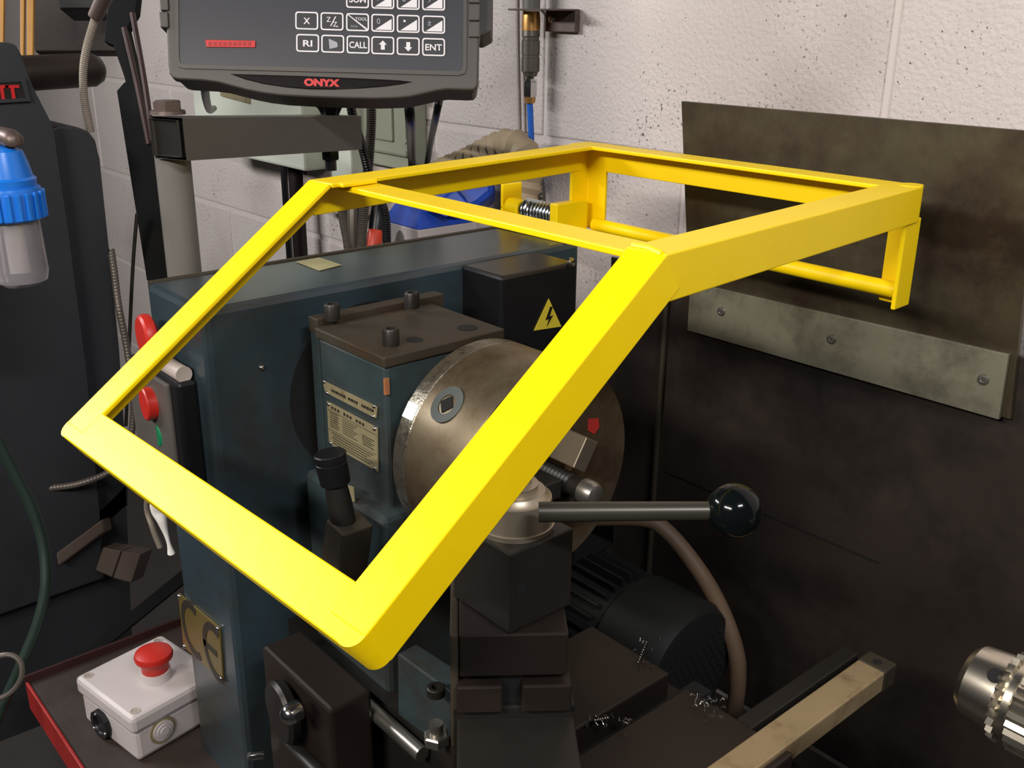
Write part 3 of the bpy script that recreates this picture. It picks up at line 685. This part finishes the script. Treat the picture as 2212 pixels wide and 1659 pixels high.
def asec(p, w_, h_): return [p-an*(WD/2-w_/2)+an*(-w_/2)+V((0, 0, -h_/2)), p-an*(WD/2-w_/2)+an*(w_/2)+V((0, 0, -h_/2)), p-an*(WD/2-w_/2)+an*(w_/2)+V((0, 0, h_/2)), p-an*(WD/2-w_/2)+an*(-w_/2)+V((0, 0, h_/2))]
b = B(); oL, iL = asec(aL, WD, HH), asec(aL, WD-.006, HH-.006)
iL = [p-an*.003 for p in iL]
ring2d(b, oL, iL, aR-aL); obj('arm_tube', b, arm_grey, arm)
b = B(); prism(b, [p+ad*.004 for p in iL], ad*.004); obj('tube_plug', b, dark_steel, arm)
pc = V((-1.062, .4425, 0)); pc = aL+ad*.026-an*WD/2
b = B(); cyl(b, (pc.x, pc.y, .95), (pc.x, pc.y, aL.z-HH/2), .0192, seg=32); obj('round_post', b, post_grey, arm)
b = B(); hexbolt(b, (pc.x, pc.y, aL.z+HH/2+.004), (0, 0, 1), .0155, .0105); revolve(b, (pc.x, pc.y, aL.z+HH/2), (0, 0, 1), [(0, .019), (.004, .0185), (.0045, 0)], 28); obj('hex_bolt', b, brown_bolt, arm, 'brown hex bolt and washer')
b = B(); q = at(713, 322, d=1.345); hexbolt(b, q, (0, 0, -1), .0125, .014); cyl(b, q, q+V((0, 0, -.028)), .0075); obj('lock_nut', b, black, arm)

# ------------------------------------------------------------------ emergency stop box and tray
TZ = .65
tray = thing('chip_tray', 'sooty steel tray with a chipped red rim under the white stop box', 'tray', (-1.1, .35, TZ-.05))
tF, tA = at(62, 1476, z=TZ), at(185, 1668, z=TZ)
tX = tF.x
obj('tray_floor', box(B(), tX, -.88, tF.y, .60, TZ-.006, TZ-.0005), tray_mat, tray)
obj('tray_rim', box(B(), tX, -.6, tF.y-.004, tF.y, TZ-.04, TZ+.003, .001), red_tray, tray, 'red painted front rim')
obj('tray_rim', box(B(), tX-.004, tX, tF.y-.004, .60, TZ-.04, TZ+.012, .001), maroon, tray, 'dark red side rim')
es = thing('emergency_stop_box', 'white plastic box with a red mushroom stop button, standing on the red rimmed tray', 'switch box', (-1.09, .34, TZ))
eF = at(300, 1650, z=TZ); eL = at(184, 1556, z=TZ)
ex = (eF-eL); elen = ex.length; ex.normalize(); ey = V((-ex.y, ex.x, 0)); eh = .067
elw = elen*.94
obj('box_body', obox(B(), eL+V((0, 0, .001)), ex*elen, ey*elw, (0, 0, eh*.66), .006), white_plastic, es)
ov = .0035
obj('box_lid', obox(B(), eL-ex*ov-ey*ov+V((0, 0, eh*.64)), ex*(elen+2*ov), ey*(elw+2*ov), (0, 0, eh*.36), .006), white_plastic, es)
zt = TZ+eh
for u, v_ in ((.07, .08), (.93, .08), (.07, .92), (.93, .92)):
    q = eL+ex*elen*u+ey*elw*v_; q.z = zt
    b = B(); revolve(b, q, (0, 0, 1), [(0, .0062), (.0006, .0062), (.0006, .0045), (-.0012, .004), (-.0012, 0)], 20); obj('lid_screw', b, pinkish, es)
q = at(338, 1462, z=zt)
b = B(); revolve(b, q, (0, 0, 1), [(0, .0195), (.0115, .0185), (.0115, 0)], 28); obj('button_collar', b, white_plastic, es)
b = B(); revolve(b, q+V((0, 0, .0117)), (0, 0, 1), [(0, .0165), (.007, .0165), (.012, .0178), (.017, .0228), (.021, .0235), (.025, .022), (.028, .016), (.0293, .008), (.0297, 0)], 40); obj('stop_button', b, red_plastic, es, 'red mushroom button')
q = at(365, 1588, z=TZ+.027); cxx = eL+ex*elen+ey*elw*.55+V((0, 0, .030))
cxx = eL+ex*elen+ey*(max(.2*elw, (q-eL).dot(ey)))+V((0, 0, .028))
for r, h in ((.0175, .0015), (.0135, .003), (.0095, .0045), (.0055, .006)):
    b = B(); revolve(b, cxx, ex, [(0, r), (h, r), (h, 0)], 28); obj('grommet_step', b, plate_mat if r > .015 else white_plastic, es)
iq = eL+ex*elen*.40-ey*.001+V((0, 0, .022))
b = B(); revolve(b, iq, -ey, [(0, .020), (.006, .019), (.006, .013), (.003, .012), (.003, 0)], 10); inl = obj('power_inlet', b, black, es, 'black round inlet')
for a in (100, 220, 340):
    b = B(); q = iq+ex*.0155*math.cos(math.radians(a))+V((0, 0, .0155*math.sin(math.radians(a))))-ey*.006; ball(b, q, .0022, 10); obj('inlet_screw', b, bright, inl)

# ------------------------------------------------------------------ grey machine on the left
SX = -1.45
gm = thing('workshop_machine', 'slate grey machine at the left edge with red letters on a plate', 'machine', (SX-.1, .4, .05))
def sp(px, py, dx=0): p = at(px, py, x=SX); return V((SX+dx, p.y, p.z))
hd = [sp(-260, 95), sp(20, 92), sp(35, 97), sp(46, 115), sp(72, 190), sp(112, 268), sp(122, 292), sp(150, 520), sp(186, 800), sp(215, 1110), sp(225, 1250), sp(-200, 1400)]
obj('front_casting', prism(B(), hd, (-.16, 0, 0), .003), machine_blue, gm)
colm = [sp(118, 283, -.02), sp(135, 275, -.02), sp(175, 276, -.02), sp(202, 286, -.02), sp(218, 306, -.02), sp(226, 345, -.02), sp(246, 540, -.02), sp(268, 760, -.02), sp(284, 1010, -.02), sp(290, 1100, -.02), sp(222, 1160, -.02)]
obj('column', prism(B(), colm, (-.16, 0, 0), .003), machine_blue, gm)
obj('base_casting', prism(B(), [sp(-200, 1380, -.02), sp(210, 1130, -.02), sp(282, 1060, -.02), sp(300, 1500, -.02), sp(-200, 1700, -.02)], (-.2, 0, 0)), machine_blue, gm)
pl = obj('letter_plate', prism(B(), [sp(-120, 181), sp(47, 173), sp(57, 214), sp(-110, 224)], (.004, 0, 0), .0008), dark_steel, gm)
b = B(); ring2d(b, [sp(-125, 177), sp(51, 168), sp(63, 218), sp(-113, 228)], [sp(-118, 184), sp(43, 176), sp(53, 211), sp(-106, 219)], V((.006, 0, 0))); obj('plate_border', b, machine_blue, pl)
for x0 in (4, 27):
    a, c_ = sp(x0-12, 218, .0042), sp(x0+6, 218, .0042); h_ = sp(x0-8, 182, .0042)
    text('letter', 'T', sp(x0-14, 218, .0042), V((0, 1, 0)), V((0, 0, 1)), (h_.z-a.z)*1.36, red_print, pl, .0008, 'red letter T', bold=.0006)
# filter hanging on it
flt = thing('air_filter', 'round blue capped filter with a clear bowl, hanging at the left edge', 'filter', at(18, 630, d=1.05))
fc = at(14, 400, d=1.05); fcz = lambda py: at(14, py, d=1.05).z
def fr_(px): return px*1.05/FPX
b = B(); revolve(b, (fc.x, fc.y, fcz(478)), (0, 0, 1), [(0, fr_(64)), (.002, fr_(68)), (fcz(412)-fcz(478), fr_(68)), (fcz(404)-fcz(478), fr_(66)), (fcz(402)-fcz(478), fr_(60)), (fcz(385)-fcz(478), fr_(62)), (fcz(380)-fcz(478), fr_(56)), (fcz(350)-fcz(478), fr_(50)), (fcz(322)-fcz(478), fr_(42)), (fcz(316)-fcz(478), fr_(30)), (fcz(312)-fcz(478), 0)], 44); cap = obj('cap', b, cap_blue, flt, 'bright blue screw cap')
for k in range(22):
    a = k*2*math.pi/22; n = V((math.cos(a), math.sin(a), 0)); t = V((-n.y, n.x, 0))
    b = B(); obox(b, V((fc.x, fc.y, fcz(474)))+n*fr_(66)-t*.0022, t*.0044, n*.004, (0, 0, fcz(412)-fcz(474)), .001); obj('grip_rib', b, cap_blue, cap)
b = B(); revolve(b, (fc.x, fc.y, fcz(636)), (0, 0, 1), [(0, 0), (.001, fr_(40)), (.006, fr_(54)), (.016, fr_(59)), (fcz(478)-fcz(636), fr_(55))], 40); obj('bowl', b, bowl_mat, flt, 'cloudy clear bowl')
b = B(); cyl(b, (fc.x, fc.y, fcz(600)), (fc.x, fc.y, fcz(470)), fr_(14)); obj('drain_tube', b, paper_white, flt)
b = B(); tube(b, [at(-60, 285, d=1.08), at(-15, 290, d=1.05), at(24, 300, d=1.03), at(30, 308, d=1.03)], .010, 12); obj('inlet_elbow', b, brown_bolt, flt)
# dark pipe behind
b = B(); p0, p1 = at(30, 160, d=1.62), at(215, 150, d=1.70); revolve(b, p0, p1-p0, [(0, .028), ((p1-p0).length*.92, .0275), ((p1-p0).length*1.02, .020), ((p1-p0).length*1.06, .010), ((p1-p0).length*1.07, 0)], 28)
solo('round_bar', b, brown_steel, 'thick dark round bar lying level behind the grey conduit, upper left', 'bar')
for k, (x0, x1, y0, y1, m) in enumerate(((43, 53, 55, 121, strap), (57, 73, 45, 120, strap), (-6, 9, 0, 100, strap))):
    b = B(); prism(b, [at(x0, -40, d=1.72), at(x1, -40, d=1.72), at(x1-2, y1, d=1.72), at(x0, y1, d=1.72)], FWD*.006, .0012)
    solo('yellow_strap', b, m, ('narrow ochre strap hanging upper left, the left one of the close pair', 'wider ochre strap hanging upper left, the right one of the close pair', 'ochre strap hanging at the very edge of the upper left corner')[k], 'strap', 'ochre straps hanging upper left')
b = B(); obox(b, at(128, 20, d=1.78), RGT*.075, FWD*.06, V((0, 0, .09)), .003); solo('black_case', b, black, 'black case at the top edge above the thick dark bar', 'case')
b = B(); obox(b, at(75, 112, d=1.95), RGT*.165, FWD*.03, V((0, 0, .14)), .003); solo('dark_board', b, brown_steel, 'dark brown board behind the grey conduit at the upper left', 'board')
# grey conduit from a black junction
cj = thing('flexible_conduit', 'grey flexible conduit dropping from a fitting onto the grey machine column', 'conduit', at(195, 280, d=1.40))
b = B(); tube(b, [at(213, 22, d=1.38), at(203, 48, d=1.39), at(188, 100, d=1.4), at(180, 150, d=1.41), at(182, 215, d=1.42), at(196, 285, d=1.43)], .0055, 12, ribs=60, amp=.06); obj('conduit_tube', b, conduit_grey, cj)
b = B(); cyl(b, at(205, 36, d=1.385), at(232, -20, d=1.36), .0095, .011, 14); obj('conduit_fitting', b, brown_bolt, cj, 'brown screwed fitting')
b = B(); tube(b, [at(240, 540, x=-1.475), at(247, 590, x=-1.455), at(256, 660, x=-1.43), at(273, 745, x=-1.42), at(285, 830, x=-1.41), at(288, 905, x=-1.41), at(272, 985, x=-1.41), at(235, 1020, x=-1.42), at(170, 1045, x=-1.43), at(105, 1055, x=-1.455)], .0050, 12, ribs=90, amp=.06)
solo('flexible_conduit', b, conduit_dim, 'grey flexible conduit looping beside the buttons into the grey machine', 'conduit')
b = B(); tube(b, [at(296, 462, x=-1.462), at(288, 560, x=-1.462), at(281, 700, x=-1.462), at(272, 920, x=-1.464)], .0028, 8); solo('thin_rod', b, dark_steel, 'thin steel rod standing behind the red emergency stop', 'rod')
# black bars hung between machine and readout
b = B(); prism(b, [at(252, 196, d=1.5), at(268, 178, d=1.5), at(292, 172, d=1.5), at(330, 305, d=1.5), at(345, 360, d=1.5), at(364, 598, d=1.5), at(317, 606, d=1.5), at(288, 420, d=1.5)], FWD*.012, .001)
solo('black_guard', b, black_matt, 'long black tapered strip hanging left of the grey post', 'guard')
b = B(); prism(b, [at(232, 20, d=1.53), at(252, -30, d=1.53), at(300, -40, d=1.53), at(293, 26, d=1.53), at(272, 60, d=1.53), at(306, 200, d=1.53), at(326, 300, d=1.53), at(290, 310, d=1.53), at(270, 170, d=1.53), at(246, 96, d=1.53), at(225, 90, d=1.53)], FWD*.02, .001)
solo('hanging_bracket', b, black_matt, 'black bracket shape hanging above the long black strip', 'bracket')
for k, (pa, pb) in enumerate((((286, 28), (331, 305)), ((268, 60), (322, 312)))):
    b = B(); tube(b, [at(*pa, d=1.48+.02*k), at((pa[0]+pb[0])/2+2, (pa[1]+pb[1])/2, d=1.48+.02*k), at(*pb, d=1.48+.02*k)], .0042, 10)
    solo('maroon_rod', b, maroon, ('dark maroon rod hanging nearest the readout', 'dark maroon rod hanging against the black bracket')[k], 'rod', 'maroon rods')
# lower left clutter
b = B(); tube(b, [at(-15, 930, d=1.2), at(25, 1010, d=1.22), at(70, 1100, d=1.24), at(94, 1180, d=1.25), at(98, 1270, d=1.25), at(80, 1350, d=1.25), at(48, 1430, d=1.25), at(8, 1520, d=1.25), at(-30, 1600, d=1.25)], .0068, 12); solo('green_hose', b, green_hose, 'dark green hose hanging down the lower left edge', 'hose')
lp_ = [at(2+44*math.cos(a)-14*math.sin(a), 1462+48*math.sin(a), d=1.18) for a in [i*2*math.pi/28 for i in range(28)]]
b = B(); tube(b, lp_, .0032, 8, 0, closed=True); solo('wire_loop', b, conduit_dim, 'loop of thin grey cable at the lower left edge', 'cable')
b = B(); obox(b, at(120, 1195, d=1.5), (at(222, 1120, d=1.54)-at(120, 1195, d=1.5)), (at(125, 1225, d=1.5)-at(120, 1195, d=1.5)), FWD*.03, .003); solo('timber_batten', b, wood, 'dim wooden batten lying behind the tray', 'timber')
for k, pts in enumerate(([(222, 1182), (262, 1190), (242, 1248), (205, 1232)], [(263, 1190), (305, 1196), (284, 1260), (243, 1249)])):
    b = B(); prism(b, [at(*p, d=1.53) for p in pts], FWD*.05, .002); solo('wood_block', b, wood, ('left dim brown block of the pair behind the tray', 'right dim brown block of the pair behind the tray')[k], 'block', 'brown blocks behind the tray')
b = B(); obox(b, at(60, 1500, d=1.42), at(400, 1225, d=1.5)-at(60, 1500, d=1.42), at(78, 1522, d=1.42)-at(60, 1500, d=1.42), FWD*.02, .002); solo('sloping_bar', b, black_matt, 'dark bar sloping up behind the white stop box', 'bar')
b = B(); tube(b, [V((-.985, .368, 1.04)), at(340, 1085, d=1.14), at(350, 1125, d=1.15), at(362, 1165, d=1.16), at(370, 1195, d=1.17)], lambda t: .0052+.003*math.sin(t*6), 14); solo('white_tube', b, paper_white, 'glossy white tube beside the lathe cover below the buttons', 'tube')
b = B(); tube(b, [V((-1.0, .368, 1.038)), at(318, 1085, d=1.17), at(330, 1140, d=1.18), at(346, 1182, d=1.19)], .0035, 10); solo('grey_cable', b, conduit_grey, 'short grey cable beside the white tube', 'cable')

# ------------------------------------------------------------------ things on and near the wall
ac = thing('air_coupling', 'brass and steel air line coupling on a brown bracket on the wall', 'coupling', at(1147, 222, y=1.16))
ay = 1.165
def wp(px, py, yy=ay): return at(px, py, y=yy)
axc = wp(1147, 60); zz = lambda py: wp(1147, py).z
def wr(px): return px*wp(1147, 100).length*0+px*((wp(1147, 100)-CAM).dot(FWD))/FPX
b = B(); revolve(b, (axc.x, axc.y, zz(66)), (0, 0, 1), [(0, wr(20)), (zz(40)-zz(66), wr(20)), (zz(24)-zz(66), wr(18))], 28); obj('brass_sleeve', b, brass, ac, 'shiny brass sleeve')
b = B(); revolve(b, (axc.x, axc.y, zz(22)), (0, 0, 1), [(0, wr(19)), (.18, wr(19))], 24); obj('supply_pipe', b, post_grey, ac)
b = B(); revolve(b, (axc.x, axc.y, zz(165)), (0, 0, 1), [(0, wr(14)), (zz(156)-zz(165), wr(17)), (zz(154)-zz(165), wr(20)), (zz(125)-zz(165), wr(20)), (zz(124)-zz(165), wr(19)), (zz(119)-zz(165), wr(19)), (zz(118)-zz(165), wr(20)), (zz(88)-zz(165), wr(20)), (zz(87)-zz(165), wr(18)), (zz(80)-zz(165), wr(18)), (zz(78)-zz(165), wr(20)), (zz(66)-zz(165), wr(19))], 28); obj('coupler_body', b, steel_conduit, ac, 'dark steel coupler')
b = B(); revolve(b, (axc.x, axc.y, zz(210)), (0, 0, 1), [(0, wr(14)), (zz(206)-zz(210), wr(16)), (zz(178)-zz(210), wr(16)), (zz(172)-zz(210), wr(11)), (zz(164)-zz(210), wr(8))], 6, hint=V((.6, .8, 0))); obj('hex_fitting', b, bright, ac)
b = B(); revolve(b, (axc.x, axc.y, zz(223)), (0, 0, 1), [(0, wr(11)), (zz(210)-zz(223), wr(13))], 24); obj('hose_nut', b, brass, ac)
q0, q1 = wp(1117, 18, 1.15), wp(1206, 28, 1.15)
b = B(); box(b, q0.x, q1.x, 1.13, 1.197, zz(23), zz(19), .001); obj('bracket_top', b, brown_bolt, ac)
b = B(); box(b, axc.x+wr(14), q1.x, 1.187, 1.1975, zz(68), zz(20), .001); bk = obj('bracket_back', b, brown_bolt, ac)
b = B(); revolve(b, (wp(1192, 42, 1.187).x, 1.187, zz(41)), (0, -1, 0), [(0, .007), (.002, .006), (.003, .003), (.003, 0)], 16); obj('screw', b, bright, bk)
b = B(); tube(b, [V((axc.x, axc.y, zz(221))), wp(1147, 280), wp(1149, 350), wp(1150, 445), wp(1151, 520), wp(1152, 640)], .0052, 12)
h = solo('air_hose', b, hose_blue, 'straight blue plastic hose dropping from the brass coupling', 'hose')
b = B(); tube(b, [at(1118, -20, y=1.19), at(1119, 100, y=1.19), at(1122, 240, y=1.19), at(1124, 330, y=1.19)], .0035, 8); solo('thin_wall_cable', b, pinkish, 'thin painted cable running down the wall left of the coupling', 'cable')
b = B(); tube(b, [at(1158, 370, y=1.17), at(1166, 400, y=1.17), at(1169, 450, y=1.17), at(1165, 520, y=1.17), at(1160, 640, y=1.17)], .0085, 12, ribs=30, amp=.05); solo('dark_wall_conduit', b, steel_conduit, 'dark brown conduit right of the blue hose below the yellow frame', 'conduit')
b = B(); tube(b, [at(1145, 395, y=1.15), at(1135, 425, y=1.14), at(1122, 450, y=1.13), at(1108, 480, y=1.12)], .002, 8); solo('white_wire', b, paper_white, 'thin white wire curving beside the blue hose', 'wire')
# cream wall cabinet
CX0, CX1 = -2.42, -1.90
cb = thing('wall_cabinet', 'cream enamelled electrical cabinet on the wall behind the readout arm', 'cabinet', (-2.1, 1.2, 1.15))
cbz = at(655, 371, x=CX1).z; cby = at(657, 371, x=CX1).y
obj('cabinet_body', box(B(), CX0, CX1, cby, WY-.001, cbz, cbz+.62, .006), cream, cb)
b = B(); Q = [at(x, yv, y=cby-.001) for x, yv in ((478, 180), (540, 190), (541, 224), (479, 207))]; prism(b, Q, (0, -.004, 0), .001); rp = obj('rating_label', b, plate_mat, cb, 'yellowed rating label')
b = B(); Q = [at(x, yv, y=cby-.0055) for x, yv in ((492, 190), (525, 197), (524, 202), (491, 195))]; prism(b, Q, (0, -.0008, 0)); obj('label_print', b, plate_ink, rp)
obj('cable_duct', box(B(), -1.88, -1.80, 1.12, WY-.001, at(770, 420, y=1.12).z, cbz+.62, .004), cream, cb)
# grey green box with screwed lid
gb = thing('switch_enclosure', 'grey green enclosure with a screwed lid on the wall behind the cables', 'enclosure', (-1.65, 1.19, 1.15))
gy = 1.165
xa, xb = at(787, 330, y=gy).x, at(893, 330, y=gy).x; zb = at(840, 362, y=gy).z
obj('enclosure_body', box(B(), xa, xb, gy, WY-.001, zb, zb+.40, .004), grey_box, gb)
obj('enclosure_lid', box(B(), xa+.012, xb-.012, gy-.010, gy, zb+.028, zb+.39, .006), grey_box, gb)
obj('lid_panel', box(B(), xa+.022, xb-.05, gy-.016, gy-.009, zb+.055, zb+.38, .004), grey_box, gb)
for px, py in ((881, 314), (880, 200)):
    q = at(px, py, y=gy-.0105); b = B(); revolve(b, q, (0, -1, 0), [(0, .012), (.003, .0115), (.003, .006), (.001, .005), (.001, 0)], 18); obj('lid_screw', b, grey_box, gb)
obj('enclosure_foot', box(B(), xa-.03, xb+.002, gy+.005, WY-.001, zb-.05, zb-.004, .003), pinkish, gb)
jb = thing('junction_box', 'small pinkish grey junction box below the cream cabinet', 'junction box', (-1.85, 1.19, 1.1))
jy = 1.13; ja, jc = at(652, 370, y=jy).x, at(752, 370, y=jy).x; jz = at(700, 357, y=jy).z
obj('junction_body', box(B(), ja, jc, jy, WY-.001, jz-.10, jz, .004), pinkish, jb)
b = B(); revolve(b, at(660, 372, y=jy), (0, -1, 0), [(0, .007), (.003, .006), (.003, 0)], 14); obj('screw', b, brown_bolt, jb)
# cables under the readout
def cable(name, pts, r, m, lab, cat='cable', **kw):
    b = B(); tube(b, pts, r, kw.pop('seg', 10), **kw); solo(name, b, m, lab, cat)
cable('black_cable', [at(446, 168, d=1.3), at(443, 195, d=1.36), at(447, 222, d=1.5), at(453, 238, d=1.7), at(462, 234, d=1.9)], .0058, black, 'short black cable hooking from the readout to the cream cabinet')
cable('armoured_cable', [at(752, 190, d=1.45), at(762, 250, d=1.47), at(783, 320, d=1.5), at(800, 385, d=1.52), at(818, 425, d=1.54), at(833, 470, d=1.56), at(836, 560, d=1.6)], .0068, black, 'dark armoured cable slanting behind the end of the readout arm', ribs=70, amp=.05)
cable('steel_conduit', [at(800, 185, d=1.55), at(802, 260, d=1.56), at(797, 340, d=1.57), at(788, 430, d=1.57), at(783, 500, d=1.58), at(779, 600, d=1.6)], .0075, steel_conduit, 'ribbed steel conduit hanging straight beside the grey green enclosure', 'conduit', ribs=90, amp=.10, seg=12)
cable('standing_pipe', [at(769, 420, d=1.66), at(768, 470, d=1.66), at(766, 600, d=1.66), V((at(766, 600, d=1.66).x, at(766, 600, d=1.66).y, .0))], .010, steel_conduit, 'thick brown pipe standing between two ribbed conduits', 'pipe')
cable('steel_conduit', [at(736, 430, d=1.64), at(744, 480, d=1.64), at(754, 540, d=1.64), at(757, 620, d=1.64)], .0085, steel_conduit, 'mottled steel conduit left of the thick brown pipe', 'conduit', ribs=40, amp=.06)
cable('black_cable', [at(880, 190, d=1.5), at(886, 260, d=1.52), at(888, 320, y=1.10), at(893, 390, y=1.15), at(900, 470, y=1.16), at(903, 640, y=1.16)], .0078, black, 'thick black cable hanging right of the grey green enclosure')
cable('black_cable', [at(955, 188, d=1.5), at(942, 250, d=1.52), at(930, 310, y=1.12), at(919, 375, y=1.17), at(914, 400, y=1.196)], .0058, black, 'black cable slanting to the left from the right end of the readout')
b = B(); cyl(b, at(612, 352, d=2.2), at(612, 352, d=2.2)+V((0, 0, -.40)), .0075, seg=12); solo('thin_pipe', b, black, 'thin black pipe standing below the cream cabinet', 'pipe')
b = B(); cyl(b, at(637, 358, d=2.3), at(637, 358, d=2.3)+V((0, 0, -.42)), .017, seg=16); solo('wall_pipe', b, brown_steel, 'thicker brown pipe right of the thin black pipe', 'pipe')
# tub with blue lid
tb = thing('blue_lidded_tub', 'white plastic tub with a faceted bright blue lid behind the lathe cover', 'tub', at(905, 560, d=1.5))
zt_ = 1.16
A_, B_, C_ = at(827, 476, z=zt_), at(904, 497, z=zt_), at(1032, 478, z=zt_); D_ = A_+C_-B_
b = B(); dn = V((0, 0, -.12)); hull(b, [A_+dn, B_+dn, C_+dn, D_+dn, A_, B_, C_, D_], .002); obj('tub_body', b, white_plastic, tb)
cen = (A_+C_)/2; up_ = V((0, 0, .075))
b = B(); hull(b, [A_+(A_-cen)*.02, B_+(B_-cen)*.02, C_+(C_-cen)*.02, D_+(D_-cen)*.02, A_.lerp(cen, .50)+up_*.75, B_.lerp(cen, .50)+up_*.75, C_.lerp(cen, .50)+up_*.75, D_.lerp(cen, .50)+up_*.75], .002); obj('tub_lid', b, lid_blue, tb, 'blue faceted lid')
f0 = (A_+B_)/2; fn = (B_-A_).cross(V((0, 0, 1))).normalized(); fn = fn if fn.dot(CAM-f0) > 0 else -fn
b = B(); xx = (B_-A_).normalized(); prism(b, [f0+V((0, 0, -.064))+fn*.0005+xx*(.018*math.cos(t))+V((0, 0, .055*math.sin(t))) for t in [i*2*math.pi/24 for i in range(24)]], fn*.0015); obj('oval_mark', b, post_grey, tb, 'grey oval mark')
bh = thing('blue_hood', 'blue plastic hood on a pale base behind the blue lidded tub', 'hood', at(1010, 480, d=1.75))
hp = [at(880, 428, d=1.72), at(930, 405, d=1.72), at(985, 385, d=1.72), at(1040, 360, d=1.72), at(1068, 385, d=1.72), at(1069, 418, d=1.72), at(1035, 445, d=1.72), at(985, 470, d=1.72), at(920, 462, d=1.72)]
b = B(); prism(b, hp, FWD*.09, .012); obj('hood_shell', b, lid_blue, bh)
b = B(); hull(b, [at(985, 410, d=1.70), at(1012, 442, d=1.70), at(965, 470, d=1.70), at(925, 455, d=1.70), at(975, 405, d=1.74), at(1000, 405, d=1.76), at(960, 440, d=1.76), at(940, 430, d=1.76)], .002); obj('hood_rib', b, lid_blue, bh)
b = B(); tube(b, [at(925, 392, y=1.10), at(965, 372, y=1.10), at(1015, 352, y=1.11), at(1060, 328, y=1.12), at(1100, 314, y=1.125), at(1128, 328, y=1.13), at(1138, 372, y=1.13), at(1128, 430, y=1.12), at(1105, 500, y=1.10)], .0265, 20, ribs=20, amp=.09)
solo('corrugated_hose', b, tan_hose, 'fat tan corrugated hose bending behind the yellow frame', 'hose')
sq = thing('squeeze_bottle', 'black topped bottle with an orange red body left of the blue lidded tub', 'bottle', at(808, 540, d=1.68))
q = at(808, 528, d=1.68); q2 = at(812, 497, d=1.68); ax_ = (q2-q).normalized(); ll = (q2-q).length
b = B(); revolve(b, q-ax_*.085, ax_, [(0, .013), (.085, .013), (.085+ll*.8, .0135), (.085+ll, .012)], 22); obj('bottle_body', b, orange_red, sq, 'orange red body')
b = B(); revolve(b, q2, ax_, [(0, .0125), (.02, .013), (.05, .012), (.07, .007), (.08, .004)], 22); obj('bottle_top', b, black, sq, 'black top')
struct('hidden_shelf', box(B(), -1.60, -1.22, .96, WY+.004, zt_-.135, zt_-.1205), dark_steel)  # unseen shelf board behind the cover, carries tub and bottle
# swarf
b = B()
for k in range(60):
    px, py = (1400+random.uniform(-25, 25), 1395+random.uniform(-18, 50)) if k < 10 else ((1520+random.uniform(-25, 45), 1515+random.uniform(-14, 22)) if k < 34 else (1300+random.uniform(-30, 60), 1555+random.uniform(-8, 14)))
    q = at(px, py, z=.953); d = V((random.uniform(-1, 1), random.uniform(-1, 1), .2)).normalized()*.0035
    tube(b, [q, q+d*.5+V((0, 0, .002)), q+d], .0006, 5, 0)
for c0_, c1_, nn in (((1396, 1388), (1376, 1436), 9), ((1285, 1556), (1318, 1550), 6)):
    for k in range(nn):
        q = at(c0_[0]+(c1_[0]-c0_[0])*k/nn, c0_[1]+(c1_[1]-c0_[1])*k/nn, z=.956); ball(b, q, .0012, 8)
solo('swarf', b, bright, 'scattered bright metal swarf on the cross slide', 'swarf', kind='stuff')
